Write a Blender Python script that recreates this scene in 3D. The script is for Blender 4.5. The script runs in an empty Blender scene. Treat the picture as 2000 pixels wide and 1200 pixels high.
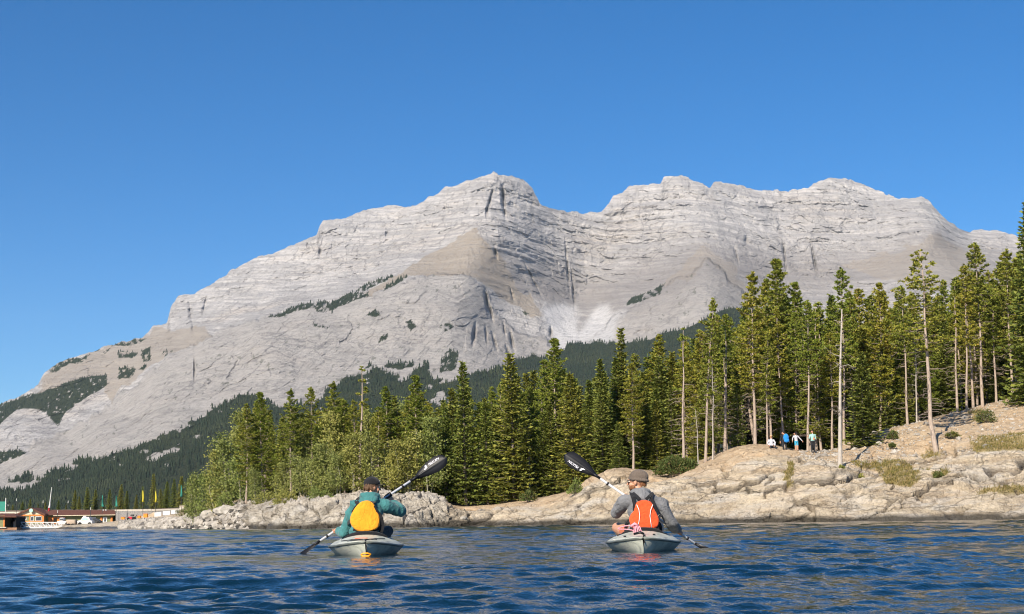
import bpy, bmesh, math, random
import numpy as np
from mathutils import Vector, Matrix

# ------------------------------------------------------------------ camera, sky, sun, exposure
scene = bpy.context.scene
col = scene.collection
R = math.radians
F = 2777.8                      # focal length in photo pixels (50 mm on a 36 mm sensor, 2000 px wide)
CAM = Vector((0.0, 0.0, 0.35))
PITCH, ROLL = R(8.557), R(-0.80)
cam_data = bpy.data.cameras.new("camera")
cam_data.lens = 50; cam_data.sensor_width = 36
cam_data.clip_start = 0.1; cam_data.clip_end = 40000
cam_data.dof.use_dof = True; cam_data.dof.focus_distance = 16.6; cam_data.dof.aperture_fstop = 11
cam = bpy.data.objects.new("camera", cam_data); col.objects.link(cam)
CAMROT = Matrix.Rotation(math.pi/2 + PITCH, 3, 'X') @ Matrix.Rotation(ROLL, 3, 'Z')
cam.matrix_world = Matrix.Translation(CAM) @ CAMROT.to_4x4()
scene.camera = cam

SUN_EL, SUN_AZ = R(33), R(-26)       # behind the camera, to the left
world = bpy.data.worlds.new("World"); scene.world = world; world.use_nodes = True
wn = world.node_tree.nodes; wl = world.node_tree.links
bg = wn["Background"]
sky = wn.new("ShaderNodeTexSky"); sky.sky_type = 'NISHITA'; sky.sun_disc = False
# direction towards the sun: behind (-y) and left (-x)
sun_dir = Vector((math.sin(SUN_AZ)*math.cos(SUN_EL), -math.cos(SUN_AZ)*math.cos(SUN_EL), math.sin(SUN_EL)))
sky.sun_elevation = SUN_EL
sky.sun_rotation = math.atan2(sun_dir.x, sun_dir.y)
sky.altitude = 1500; sky.air_density = 1.0; sky.dust_density = 1.0; sky.ozone_density = 6.0
hsv = wn.new("ShaderNodeHueSaturation"); hsv.inputs['Saturation'].default_value = 1.27
wl.new(sky.outputs[0], hsv.inputs['Color']); wl.new(hsv.outputs[0], bg.inputs[0]); bg.inputs[1].default_value = 0.080
sun_data = bpy.data.lights.new("sun", 'SUN'); sun_data.energy = 5.0; sun_data.angle = R(0.53)
sun_data.color = (1.0, 0.90, 0.76)
sun = bpy.data.objects.new("sun", sun_data); col.objects.link(sun)
sun.rotation_euler = sun_dir.to_track_quat('Z', 'Y').to_euler()
vs = scene.view_settings
vs.view_transform = 'Standard'; vs.look = 'None'; vs.gamma = 1.0; vs.use_curve_mapping = False
vs.exposure = 0.66
scene.render.engine = 'CYCLES'
cy = scene.cycles
cy.use_denoising = True; cy.pixel_filter_type = 'BLACKMAN_HARRIS'; cy.filter_width = 1.05
cy.max_bounces = 5; cy.diffuse_bounces = 2; cy.glossy_bounces = 3; cy.transmission_bounces = 3
cy.volume_bounces = 1; cy.transparent_max_bounces = 4
cy.sample_clamp_indirect = 6.0

HAZE = 1.7e-5
# ------------------------------------------------------------------ helpers
_M = np.array(CAMROT)
def at(px, py, D):
    """point on the ray through photo pixel (px, py) at world distance y = D"""
    px, py, D = np.broadcast_arrays(np.asarray(px, float), np.asarray(py, float), np.asarray(D, float))
    d = np.stack([(px-1000)/F, (600-py)/F, -np.ones_like(px)], -1) @ _M.T
    t = D/d[..., 1]
    return d*t[..., None] + np.array(CAM)
def V(px, py, D): return Vector(at(px, py, D).tolist())
def hor(px): return 1018.0 - (px-1000)*math.tan(-ROLL)     # horizon row at a photo column

def _hash(ix, iy, iz, seed):
    h = (ix*374761393 + iy*668265263 + iz*2147483647 + seed*1274126177) & 0xFFFFFFFF
    h = ((h ^ (h >> 13))*1274126177) & 0xFFFFFFFF
    h = ((h ^ (h >> 16))*2246822519) & 0xFFFFFFFF
    return ((h ^ (h >> 15)) & 0xFFFFFF)/float(0xFFFFFF)
def noise(x, y, z=0.0, seed=0):
    x, y, z = np.broadcast_arrays(np.asarray(x, float), np.asarray(y, float), np.asarray(z, float))
    ix, iy, iz = np.floor(x).astype(np.int64), np.floor(y).astype(np.int64), np.floor(z).astype(np.int64)
    fx, fy, fz = x-ix, y-iy, z-iz
    ux, uy, uz = [f*f*f*(f*(f*6-15)+10) for f in (fx, fy, fz)]
    def c(a, b, d): return _hash(ix+a, iy+b, iz+d, seed)
    l = lambda a, b, t: a+(b-a)*t
    r = l(l(l(c(0,0,0), c(1,0,0), ux), l(c(0,1,0), c(1,1,0), ux), uy),
          l(l(c(0,0,1), c(1,0,1), ux), l(c(0,1,1), c(1,1,1), ux), uy), uz)
    return r*2-1
def fbm(x, y, z=0.0, oct=5, seed=0, gain=0.5, ridged=False):
    a, s, t = 1.0, 0.0, 0.0
    for i in range(oct):
        n = noise(x*2**i, y*2**i, z*2**i, seed+i*17)
        s = s + a*((1-2*np.abs(n)) if ridged else n); t += a; a *= gain
    return s/t
def worley(x, y, z, seed=0):
    ix, iy, iz = np.floor(x).astype(np.int64), np.floor(y).astype(np.int64), np.floor(z).astype(np.int64)
    f1 = np.full(x.shape, 9.0); f2 = np.full(x.shape, 9.0); cid = np.zeros(x.shape)
    for a in (-1, 0, 1):
        for b in (-1, 0, 1):
            for c in (-1, 0, 1):
                jx, jy, jz = ix+a, iy+b, iz+c
                d = np.sqrt((jx+_hash(jx,jy,jz,seed)-x)**2 + (jy+_hash(jx,jy,jz,seed+1)-y)**2 + (jz+_hash(jx,jy,jz,seed+2)-z)**2)
                h = _hash(jx, jy, jz, seed+3)
                near = d < f1
                f2 = np.where(near, f1, np.minimum(f2, d)); cid = np.where(near, h, cid); f1 = np.where(near, d, f1)
    return f1, f2, cid
def sstep(a, b, x):
    t = np.clip((x-a)/(b-a), 0, 1); return t*t*(3-2*t)

def mesh_np(name, verts, faces, smooth=True, mats=(), midx=None):
    verts = np.asarray(verts, np.float32).reshape(-1, 3); faces = np.asarray(faces, np.int32)
    me = bpy.data.meshes.new(name)
    k = faces.shape[1]; m = len(faces)
    me.vertices.add(len(verts)); me.vertices.foreach_set("co", verts.ravel())
    me.loops.add(m*k); me.loops.foreach_set("vertex_index", faces.ravel())
    me.polygons.add(m); me.polygons.foreach_set("loop_start", np.arange(0, m*k, k, dtype=np.int32))
    me.polygons.foreach_set("loop_total", np.full(m, k, np.int32))
    if midx is not None: me.polygons.foreach_set("material_index", np.asarray(midx, np.int32))
    me.polygons.foreach_set("use_smooth", np.full(m, smooth, bool))
    for mt in mats: me.materials.append(mt)
    me.update(calc_edges=True)
    return me
def grid_faces(r, c):
    i = np.arange(r*c).reshape(r, c)
    return np.stack([i[:-1, :-1], i[:-1, 1:], i[1:, 1:], i[1:, :-1]], -1).reshape(-1, 4)
def attr(me, name, vals):
    a = me.attributes.new(name, 'FLOAT', 'POINT'); a.data.foreach_set("value", np.asarray(vals, np.float32).ravel())

def tag(o, label=None, cat=None, group=None, kind=None):
    if label: o["label"] = label
    if cat: o["category"] = cat
    if group: o["group"] = group
    if kind: o["kind"] = kind
    return o
def link(name, me, parent=None, world_coords=True):
    o = bpy.data.objects.new(name, me); col.objects.link(o)
    if parent is not None:
        o.parent = parent
        if world_coords:
            w = Vector(parent.location); p = parent.parent
            # parents one level up are unmoved meshes or located Empties: undo their translation
            while p is not None: w += Vector(p.location); p = p.parent
            o.matrix_parent_inverse = Matrix.Translation(-w) if parent.type == 'EMPTY' else Matrix.Identity(4)
    return o
def empty(name, loc):
    o = bpy.data.objects.new(name, None); col.objects.link(o); o.location = loc; o.empty_display_size = 0.3
    return o

class MB:
    """collects faces of one mesh"""
    def __init__(s): s.v = []; s.f = []; s.m = []
    def add(s, vs, fs, m=0):
        n = len(s.v); s.v += [tuple(v) for v in vs]; s.f += [tuple(i+n for i in f) for f in fs]; s.m += [m]*len(fs); return s
    def hexa(s, p, m=0):        # 8 points: bottom 0-3 ccw, top 4-7
        return s.add(p, [(3,2,1,0),(4,5,6,7),(0,1,5,4),(1,2,6,5),(2,3,7,6),(3,0,4,7)], m)
    def box(s, c, d, rz=0, m=0):
        cx, cy, cz = c; hx, hy, hz = d[0]/2, d[1]/2, d[2]/2; ca, sa = math.cos(rz), math.sin(rz)
        p = []
        for z in (-hz, hz):
            for x, y in ((-hx,-hy),(hx,-hy),(hx,hy),(-hx,hy)): p.append((cx+x*ca-y*sa, cy+x*sa+y*ca, cz+z))
        return s.hexa(p, m)
    def tube(s, pts, rad, n=8, caps=True, m=0, squash=None):
        pts = [Vector(p) for p in pts]; rad = [rad]*len(pts) if not hasattr(rad, '__len__') else rad
        vs, fs = [], []; up = Vector((0,0,1)); prev = None
        for i, p in enumerate(pts):
            t = (pts[min(i+1, len(pts)-1)]-pts[max(i-1, 0)]).normalized()
            if prev is None:
                a = t.cross(up); a = t.cross(Vector((1,0,0))) if a.length < 1e-3 else a
            else: a = prev - t*prev.dot(t)
            a.normalize(); prev = a; b = t.cross(a)
            for k in range(n):
                w = 2*math.pi*k/n; vs.append(p + (a*math.cos(w) + b*math.sin(w))*rad[i])
        for i in range(len(pts)-1):
            for k in range(n):
                fs.append((i*n+k, i*n+(k+1)%n, (i+1)*n+(k+1)%n, (i+1)*n+k))
        if caps: fs.append(tuple(range(n-1, -1, -1))); fs.append(tuple((len(pts)-1)*n+k for k in range(n)))
        return s.add(vs, fs, m)
    def build(s, name, mats, parent=None, smooth=False, bevel=0.0, wc=True):
        me = bpy.data.meshes.new(name); me.from_pydata(s.v, [], s.f)
        mats = mats if isinstance(mats, (list, tuple)) else [mats]
        for mt in mats: me.materials.append(mt)
        me.polygons.foreach_set("material_index", s.m)
        me.polygons.foreach_set("use_smooth", [smooth]*len(s.f)); me.update()
        o = link(name, me, parent, wc)
        if bevel:
            b = o.modifiers.new("bevel", 'BEVEL'); b.width = bevel; b.segments = 2; b.limit_method = 'ANGLE'
        return o

# ------------------------------------------------------------------ materials
class NT:
    def __init__(s, name):
        s.m = bpy.data.materials.new(name); s.m.use_nodes = True; s.t = s.m.node_tree
        s.b = s.t.nodes["Principled BSDF"]; s.out = s.t.nodes["Material Output"]
    def n(s, typ, **kw):
        nd = s.t.nodes.new("ShaderNode"+typ)
        for k, v in kw.items():
            if k.startswith("i_"):
                key = k[2:]; key = int(key) if key.isdigit() else key
                s.set(nd.inputs[key], v)
            else: setattr(nd, k, v)
        return nd
    def set(s, inp, v):
        if hasattr(v, "is_output") or isinstance(v, bpy.types.NodeSocket): s.t.links.new(v, inp)
        else: inp.default_value = v
    def noise(s, scale, detail=4, rough=0.55, vec=None, dist=0.0):
        nd = s.n("TexNoise"); nd.inputs["Scale"].default_value = scale; nd.inputs["Detail"].default_value = detail
        nd.inputs["Roughness"].default_value = rough; nd.inputs["Distortion"].default_value = dist
        if vec is not None: s.t.links.new(vec, nd.inputs["Vector"])
        return nd.outputs["Fac"]
    def coord(s, scale=(1,1,1), src="Object"):
        tc = s.n("TexCoord"); mp = s.n("Mapping"); mp.inputs["Scale"].default_value = scale
        s.t.links.new(tc.outputs[src], mp.inputs["Vector"]); return mp.outputs[0]
    def ramp(s, fac, stops):
        nd = s.n("ValToRGB"); cr = nd.color_ramp
        while len(cr.elements) < len(stops): cr.elements.new(0.5)
        for e, (p, c) in zip(cr.elements, stops): e.position = p; e.color = (*c, 1) if len(c) == 3 else c
        s.t.links.new(fac, nd.inputs[0]); return nd.outputs[0]
    def rng(s, v, a, b, c=0.0, d=1.0):
        nd = s.n("MapRange"); nd.inputs[1].default_value = a; nd.inputs[2].default_value = b
        nd.inputs[3].default_value = c; nd.inputs[4].default_value = d
        s.t.links.new(v, nd.inputs[0]); return nd.outputs[0]
    def math(s, op, a, b=0.0):
        nd = s.n("Math", operation=op); s.set(nd.inputs[0], a); s.set(nd.inputs[1], b); return nd.outputs[0]
    def mix(s, fac, a, b, mode='MIX'):
        nd = s.n("Mix", data_type='RGBA', blend_type=mode)
        s.set(nd.inputs[0], fac)
        for k, v in ((6, a), (7, b)):
            s.set(nd.inputs[k], (*v, 1) if isinstance(v, tuple) and len(v) == 3 else v)
        return nd.outputs[2]
    def attr(s, name): return s.n("Attribute", attribute_name=name).outputs["Fac"]
    def bump(s, h, strength=0.3, dist=0.05, prev=None):
        nd = s.n("Bump"); nd.inputs["Strength"].default_value = strength; nd.inputs["Distance"].default_value = dist
        s.t.links.new(h, nd.inputs["Height"])
        if prev is not None: s.t.links.new(prev, nd.inputs["Normal"])
        return nd.outputs[0]
    def fin(s, color=None, rough=0.8, normal=None, spec=0.3, **kw):
        if color is not None: s.set(s.b.inputs["Base Color"], (*color, 1) if isinstance(color, tuple) and len(color) == 3 else color)
        s.set(s.b.inputs["Roughness"], rough); s.b.inputs["Specular IOR Level"].default_value = spec
        if normal is not None: s.t.links.new(normal, s.b.inputs["Normal"])
        for k, v in kw.items(): s.b.inputs[k].default_value = v
        return s.m
def pm(name, c, var=0.18, scale=6.0, rough=0.7, bump=0.15, dist=0.01, spec=0.3, metal=0.0, src="Object"):
    """plain procedural material: colour varied by noise, a little relief"""
    t = NT(name); v = t.coord(src=src); f = t.noise(scale, 5, 0.6, v)
    lo = tuple(x*(1-var) for x in c); hi = tuple(min(1, x*(1+var)) for x in c)
    cc = t.ramp(f, [(0.3, lo), (0.7, hi)])
    nb = t.bump(t.noise(scale*6, 4, 0.6, v), bump, dist) if bump else None
    return t.fin(cc, rough, nb, spec, Metallic=metal)

# ------------------------------------------------------------------ mountain
SKY = np.array([(-700,1010),(-300,905),(0,788),(22,781),(50,768),(75,752),(88,727),(110,712),(130,704),(178,690),(200,678),(235,668),(278,660),(300,638),(326,631),
 (334,600),(345,580),(385,572),(430,545),(455,527),(480,512),(505,500),(530,497),(560,484),(590,470),(618,459),(624,440),(632,430),(680,425),(710,410),(735,407),(760,401),
 (780,402),(800,403),(815,401),(840,383),(855,379),(870,365),(890,364),(910,355),(945,342),(965,337),(980,342),(1000,343),(1020,350),(1030,358),(1040,368),(1045,380),(1055,396),(1065,402),
 (1090,411),(1110,413),(1140,418),(1165,416),(1178,412),(1188,399),(1198,382),(1215,377),(1230,365),(1250,361),(1290,360),(1297,346),(1310,344),(1330,342),(1355,352),(1375,360),(1386,367),(1394,356),
 (1410,355),(1440,362),(1465,367),(1480,372),(1510,372),(1540,373),(1580,366),(1592,357),(1605,350),(1640,349),(1662,352),(1690,362),(1710,371),(1730,380),(1752,386),(1770,388),(1785,386),(1800,386),(1812,391),(1822,402),
 (1836,417),(1850,430),(1870,443),(1893,453),(1903,449),(1915,447),(1950,452),(1975,458),(2000,465),(2100,480),(2300,540),(2700,700)], float)
CP = np.array([  # photo column, photo row, distance in metres
 (-300,905,4900),(0,788,5000),(100,715,5100),(200,680,5200),(300,640,5400),(345,580,5600),(480,512,5800),(630,432,5900),(760,402,5950),(870,366,5750),(965,338,5650),
 (1045,382,5750),(1140,420,5950),(1200,382,6000),(1330,343,5900),(1440,363,5950),(1540,374,6000),(1620,350,5950),(1730,381,5900),(1800,387,5750),(1890,453,5900),(2000,465,5850),(2300,540,5800),
 (905,537,4560),(860,545,4540),(800,545,4540),(720,577,4450),(600,603,4420),(500,625,4400),(410,655,4380),(330,693,4330),(210,792,4150),(120,850,3900),(0,900,3700),
 (720,556,4950),(600,580,5000),(500,598,5000),(410,632,4950),(340,660,4900),(260,700,4750),(180,745,4550),(90,790,4350),(0,825,4200),
 (700,700,3750),(600,720,3680),(500,740,3620),(400,770,3600),(300,800,3550),(200,850,3450),(100,900,3300),(0,950,3200),
 (800,640,4000),(900,620,4100),(850,720,3600),(950,720,3650),(700,640,4050),(600,660,3980),(450,710,3850),
 (945,570,4560),(975,620,4500),(1010,665,4330),(1060,680,4350),(985,700,3950),
 (925,455,5080),(915,495,4860),(945,410,5330),(880,480,5090),(840,510,4930),(800,500,5150),(700,500,5450),(600,540,5350),(500,560,5350),(420,600,5250),(850,440,5400),(760,460,5600),
 (980,470,5100),(1010,520,5080),(1040,580,4950),(970,520,4900),(1060,610,4750),
 (1130,470,5750),(1130,540,5550),(1130,590,5350),(1130,615,5000),(1130,670,4450),(1090,620,4820),(1180,620,4850),
 (1250,480,5600),(1250,540,5300),(1300,500,5350),(1372,478,5230),(1385,515,5000),(1385,570,4550),(1380,620,4250),(1310,548,4950),(1250,585,4850),(1215,610,4700),(1250,650,4400),
 (1440,500,5250),(1500,560,5150),(1480,620,4600),(1600,460,5650),(1600,520,5450),(1600,600,4900),(1700,500,5450),(1760,480,5400),(1830,456,5400),(1830,500,5220),(1830,570,4700),(1900,510,5350),(2000,540,5300),(2000,640,4500),(2300,640,4800),
 (1700,650,4500),(1500,700,4100),(1200,720,3900),
 (-300,1012,2500),(0,1000,2500),(300,1000,2350),(600,1000,2250),(900,1000,2250),(1200,1000,2300),(1600,1000,2350),(2000,990,2400),(2300,985,2500),(-700,1012,3000),(2700,1000,2700),(2700,700,5600),
 (300,900,2850),(500,850,2900),(700,830,2850),(900,830,2850),(1100,830,2950),(1400,830,3000),(1800,830,3000),(100,950,2900)], float)
def tps(cp, X, Y):
    S = 500.0; p = cp[:, :2]/S; n = len(p)
    U = lambda r2: np.where(r2 > 1e-12, r2*np.log(r2+1e-12), 0.0)
    K = U(((p[:, None]-p[None])**2).sum(-1)) + np.eye(n)*2e-3
    A = np.zeros((n+3, n+3)); A[:n, :n] = K; A[:n, n] = 1; A[:n, n+1:] = p; A[n, :n] = 1; A[n+1:, :n] = p.T
    w = np.linalg.solve(A, np.r_[cp[:, 2], 0, 0, 0])
    out = w[n] + w[n+1]*X/S + w[n+2]*Y/S
    for i in range(n): out = out + w[i]*U((X/S-p[i, 0])**2 + (Y/S-p[i, 1])**2)
    return out
NC, NR = 1060, 400
mpx = np.concatenate([np.linspace(-700, -80, 60, endpoint=False), np.linspace(-80, 2080, NC-120, endpoint=False), np.linspace(2080, 2700, 60)])
sk = np.interp(mpx, SKY[:, 0], SKY[:, 1])
sk = sk + fbm(mpx/9.0, 3.3, 0, 4, 5)*2.6 + (_hash(np.floor(mpx/11+fbm(mpx/30, 1.0, 0, 2, 3)).astype(np.int64), np.zeros(len(mpx), np.int64), np.zeros(len(mpx), np.int64), 5)-.5)*3.0 + fbm(mpx/40.0, 9.3, 0, 3, 8)*1.5
base_row = hor(mpx) + 2.0
tv = np.linspace(0, 1, NR)**0.92
ks_ = np.hanning(61); ks_ /= ks_.sum(); sk_s = np.convolve(np.pad(sk, 30, mode='edge'), ks_, 'valid')
MPX = np.broadcast_to(mpx, (NR, NC)); MPY = base_row + (sk_s-base_row)*tv[:, None] + (sk-sk_s)*np.clip((tv[:, None]-.80)/.20, 0, 1)**1.3
MPY = np.minimum(MPY, base_row)
MD = tps(CP, MPX, MPY); MD = np.maximum(MD, 2000)
P0 = at(MPX, MPY, MD)
def poly_mask(poly, X, Y, soft=1.0):
    inside = np.zeros(X.shape, bool); n = len(poly)
    for i in range(n):
        x0, y0 = poly[i]; x1, y1 = poly[(i+1) % n]
        if y0 == y1: continue
        c = ((Y >= min(y0, y1)) & (Y < max(y0, y1))); xx = x0 + (Y-y0)*(x1-x0)/(y1-y0)
        inside ^= (c & (X < xx))
    return inside
# wobbly pixel coordinates so that zone edges are ragged
wbx = MPX + fbm(MPX/26, MPY/26, 0, 4, 31)*13; wby = MPY + fbm(MPX/26, MPY/26, 0, 4, 41)*13
slab_line = np.interp(wbx, [-700,0,120,210,330,410,500,600,720,800,860,905,945,975,1010,1060,1085,1100],
                      [1000,900,850,792,693,655,625,603,577,548,540,536,566,612,650,660,690,900])
slab = sstep(-4, 4, wby - slab_line)*(MPX < 1100)
rspur_line = np.interp(wbx, [1080,1120,1215,1250,1310,1385,1440,1500,1560,1700], [900,690,610,588,550,513,555,620,680,800])
rspur = sstep(-4, 4, wby - rspur_line)*(MPX >= 1080)
smooth_rock = np.clip(slab+rspur, 0, 1)
brown_poly = [(1170-600,700),(712,572),(760,536),(840,500),(905,462),(925,445),(940,470),(985,510),(1010,560),(1040,590),(1062,612),(1040,625),(1000,600),(950,560),(905,536),(860,546),(800,536),(740,568),(716,584)]
brown_poly = brown_poly[1:]
brown = poly_mask(brown_poly, wbx, wby).astype(float)
brown2 = poly_mask([(60,790),(85,730),(130,706),(200,684),(270,664),(300,640),(400,640),(420,655),(330,690),(250,745),(215,790),(200,760),(190,735),(110,760)], wbx, wby).astype(float)
brown3 = np.maximum(poly_mask([(1290,560),(1330,520),(1372,480),(1440,530),(1500,590),(1440,560),(1385,516),(1340,545)], wbx, wby),
                    poly_mask([(1640,520),(1740,490),(1830,456),(1900,505),(2000,560),(2000,620),(1850,560),(1700,540)], wbx, wby)).astype(float)
greyband = np.exp(-((wby-np.interp(wbx,[950,1000,1060,1130,1200,1300,1370,1480,1600,1700,1830,1950,2100],[515,545,565,575,572,540,505,530,540,520,485,530,540]))/50)**2)*(MPX > 940)*sstep(8, 45, MPY-sk)
scree = np.maximum(poly_mask([(1056,602),(1066,596),(1095,600),(1122,604),(1128,640),(1140,690),(1090,690),(1080,650)], wbx*0.7+MPX*0.3, wby*.5+MPY*.5),
                   poly_mask([(1120,690),(1136,645),(1162,612),(1190,596),(1199,600),(1188,628),(1218,604),(1206,625),(1185,690)], wbx*0.7+MPX*0.3, wby*.5+MPY*.5)).astype(float)
def blur(a, r=10, n=2):
    for _ in range(n):
        for ax in (0, 1):
            p = np.pad(a, [(r+1, r) if k == ax else (0, 0) for k in (0, 1)], mode='edge'); c = np.cumsum(p, ax)
            a = (np.take(c, range(2*r+1, c.shape[ax]), ax)-np.take(c, range(0, c.shape[ax]-2*r-1), ax))/(2*r+1)
    return a
b_smooth, b_brown, b_scree = blur(smooth_rock, 7), blur(np.maximum(brown, brown3), 7), blur(scree, 5)
# cliff terraces on the upper mountain (strata dip gently), gullies and joints
X0, Y0, Z0 = P0[..., 0], P0[..., 1], P0[..., 2]
dip = Z0 + 0.10*X0 + 60*fbm(X0/900, Z0/900, 2.0, 4, 3) - 0.06*Y0
upper = 1-b_smooth
upper = upper*sstep(0, 60, base_row - MPY - 110)
def stair(s, p, sharp=0.75):
    q = s/p; f = q-np.floor(q); return (np.floor(q)+sstep(sharp, 1.0, f) - q)*p
ampn = 0.6+0.4*fbm(X0/500, Z0/300, 1, 3, 77)
dD = upper*ampn*(0.5*stair(dip, 105) + 0.6*stair(dip+22*fbm(X0/300, Y0/300, 0, 3, 6), 47) + 0.6*stair(dip+14*fbm(X0/120, Y0/300, 0, 3, 16), 21))
gx = X0 + 40*fbm(X0/400, Z0/250, 0, 3, 12)
dD += -upper*26*fbm(gx/190, Z0/420, 1, 6, 21, 0.6, True)*(1-0.6*b_brown)
wz = dip + 10*fbm(X0/60, Z0/60, 0, 3, 27)
_, _, ca = worley(gx/85, Y0/400, wz/36, 201); _, _, cb = worley(gx/34, Y0/200, wz/17, 205)
dD += upper*(1-0.6*b_brown)*(14*(ca-.5) + 11*(cb-.5))
sx_, sz_ = (X0*.88-Z0*.48), (Z0*.88+X0*.48)
wv1, wv2, cs1 = worley((sz_+25*fbm(X0/90, Z0/90, 0, 3, 28))/150, Y0/500, (sx_+20*fbm(X0/70, Z0/70, 3, 3, 29))/85, 211); _, _, cs2 = worley(sz_/46, Y0/200, sx_/30, 215)
dD += b_smooth*(1-b_scree)*(13*(cs1-.5) + 10*(cs2-.5))
dD += -b_smooth*34*fbm((X0-0.7*Z0)/260, (Z0+0.3*X0)/520, 4, 6, 61, 0.55)
dD += -b_smooth*13*fbm((X0-0.7*Z0)/45, (Z0+0.3*X0)/110, 4, 5, 67, 0.6, True)
dD += -14*fbm(X0/42, Z0/42, 0, 4, 51, 0.6)*(0.4+0.6*upper)
dD *= (1-0.8*b_scree)*(1-0.45*b_brown)
edge = sstep(0.0, 0.03, 1-tv)[:, None]; dD *= (0.25+0.75*edge)
# deep clefts that hold shadow
for (cx, cy, sx, sy, lean, dep) in [(957,392,2.2,15,-.25,95),(983,388,3.0,17,.08,120),(951,414,2,9,0,60),(986,415,2,9,.1,60),(951,592,3,18,.15,110),(959,612,2.5,14,.2,90),
    (926,655,3,17,-.1,80),(950,655,2,14,.1,60),(966,668,2.2,15,.25,70),(1000,668,3,16,.2,90),(993,690,2.5,12,.3,80),(1076,650,2.5,9,0,70),(985,645,2,10,.2,60),
    (625,492,2,7,0,60),(600,478,1.8,4,0,40),(400,598,3,14,-.25,60),(372,610,3,16,.1,50),(378,640,4,10,0,70),(1108,520,1.6,36,.08,45),(1120,570,1.6,30,.08,50),(1532,500,2,22,.12,55),(1590,508,2,22,.2,60),(1458,470,4,8,0,50),
    (1040,545,1.8,30,.5,40),(1438,498,1.8,14,.25,40),(380,720,1.6,20,0,45),(1000,575,2,10,.3,40),(968,495,2.5,10,.2,50),(756,455,3,8,0,40)]:
    dD += dep*np.exp(-(((MPX-cx-lean*(MPY-cy))/sx)**2 + ((MPY-cy)/sy)**2))
P1 = at(MPX, MPY, MD+dD)
# back slope behind the skyline
back = []
for k, (dy, dz) in enumerate([(60, 30), (300, 220), (900, 700), (1800, 1500)]):
    q = P1[-1].copy(); q[:, 1] += dy; q[:, 2] = np.maximum(q[:, 2]-dz, -20); back.append(q)
first = P1[0].copy(); first[:, 2] = -12; first[:, 1] -= 60
PM = np.concatenate([first[None], P1, np.array(back)], 0)
mt_me = mesh_np("mountain", PM.reshape(-1, 3), grid_faces(NR+5, NC), False)
padm = lambda a: np.concatenate([a[:1], a, np.repeat(a[-1:], 4, 0)], 0)
# forest zones of the slopes (photo columns / rows)
FEDGE = np.array([(-700,1015),(-300,1000),(0,957),(50,928),(110,917),(187,895),(253,877),(300,862),(347,847),(367,817),(423,787),(452,779),(496,769),(530,785),(575,792),(620,775),(664,745),(727,717),(787,704),(829,712),(850,745),(880,742),(911,728),(1010,706),(1076,688),(1110,675),(1157,671),(1215,670),(1278,659),(1333,644),(1373,626),(1424,598),(1500,606),(1700,640),(2000,640),(2700,800)], float)
zones = [[(-300,900),(-100,830),(0,790),(20,785),(67,768),(110,757),(180,732),(210,733),(207,757),(150,787),(123,813),(117,835),(93,813),(77,800),(33,800),(0,827),(-300,950)],
 [(-60,880),(0,884),(35,876),(52,880),(40,892),(0,905),(-60,930)],
 [(93,720),(140,700),(178,691),(170,702),(135,712),(105,728)],[(203,688),(230,672),(287,662),(260,677),(217,678),(207,692)],
 [(272,688),(290,682),(294,706),(278,708)],[(232,722),(262,716),(266,732),(228,745)],[(230,690),(240,686),(268,690),(264,696),(232,698)],[(313,699),(318,686),(338,683),(332,692)],[(268,722),(284,712),(282,722)],[(182,686),(194,680),(192,690)],
 [(520,622),(592,596),(652,588),(704,564),(764,534),(768,538),(716,566),(718,580),(660,600),(655,602),(600,604),(540,622)],[(744,562),(776,544),(806,536),(752,568)],[(612,604),(650,602),(650,610),(620,612)],
 [(712,616),(728,608),(746,616),(728,622)],[(858,640),(872,632),(886,642),(870,648)],[(738,672),(746,652),(758,650),(752,668)],[(795,628),(806,622),(812,640),(800,650)],[(608,632),(640,644),(612,640)],
 [(1218,595),(1233,578),(1272,569),(1299,552),(1287,577),(1254,588)],[(1016,610),(1034,614),(1030,618)],
 [(860,700),(880,680),(900,690),(890,720),(860,730)]]
fedge_y = np.interp(wbx, FEDGE[:, 0], FEDGE[:, 1])
forest_low = wby > fedge_y
rockgap = fbm(MPX/30+0.6*MPY/30, MPY/14, 0, 3, 91) > np.interp(MPY-fedge_y, [0, 25, 70], [0.10, 0.28, 0.75])
forest_low &= ~(rockgap & (MPX < 900))
forest_up = np.zeros(MPX.shape, bool)
for z in zones: forest_up |= poly_mask(z, MPX+(wbx-MPX)*0.45, MPY+(wby-MPY)*0.45)
shrub = (fbm(MPX/7, MPY/7, 0, 3, 93) > 0.56) & (smooth_rock > 0.5) & (fbm(MPX/70, MPY/50, 0, 2, 95) > -0.05)
forest_up &= (fbm(MPX/5, MPY/5, 0, 3, 97) > -0.22) | poly_mask(zones[0], MPX, MPY) & (fbm(MPX/5, MPY/5, 0, 3, 97) > -0.5)
forest = forest_low | forest_up
attr(mt_me, "forest", padm(forest.astype(float)))
attr(mt_me, "brown", padm(np.maximum(brown, np.maximum(brown2*0.85, brown3*0.55))))
attr(mt_me, "grey", padm(greyband)); attr(mt_me, "scree", padm(np.clip(blur(scree, 3)*1.25+.35*fbm(MPX/9+MPY/30, MPY/22, 0, 4, 64)*(blur(scree, 4) > .04), 0, 1))); attr(mt_me, "slab", padm(smooth_rock))
attr(mt_me, "strata", padm(dip)); attr(mt_me, "shrub", padm(shrub.astype(float)))

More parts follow.
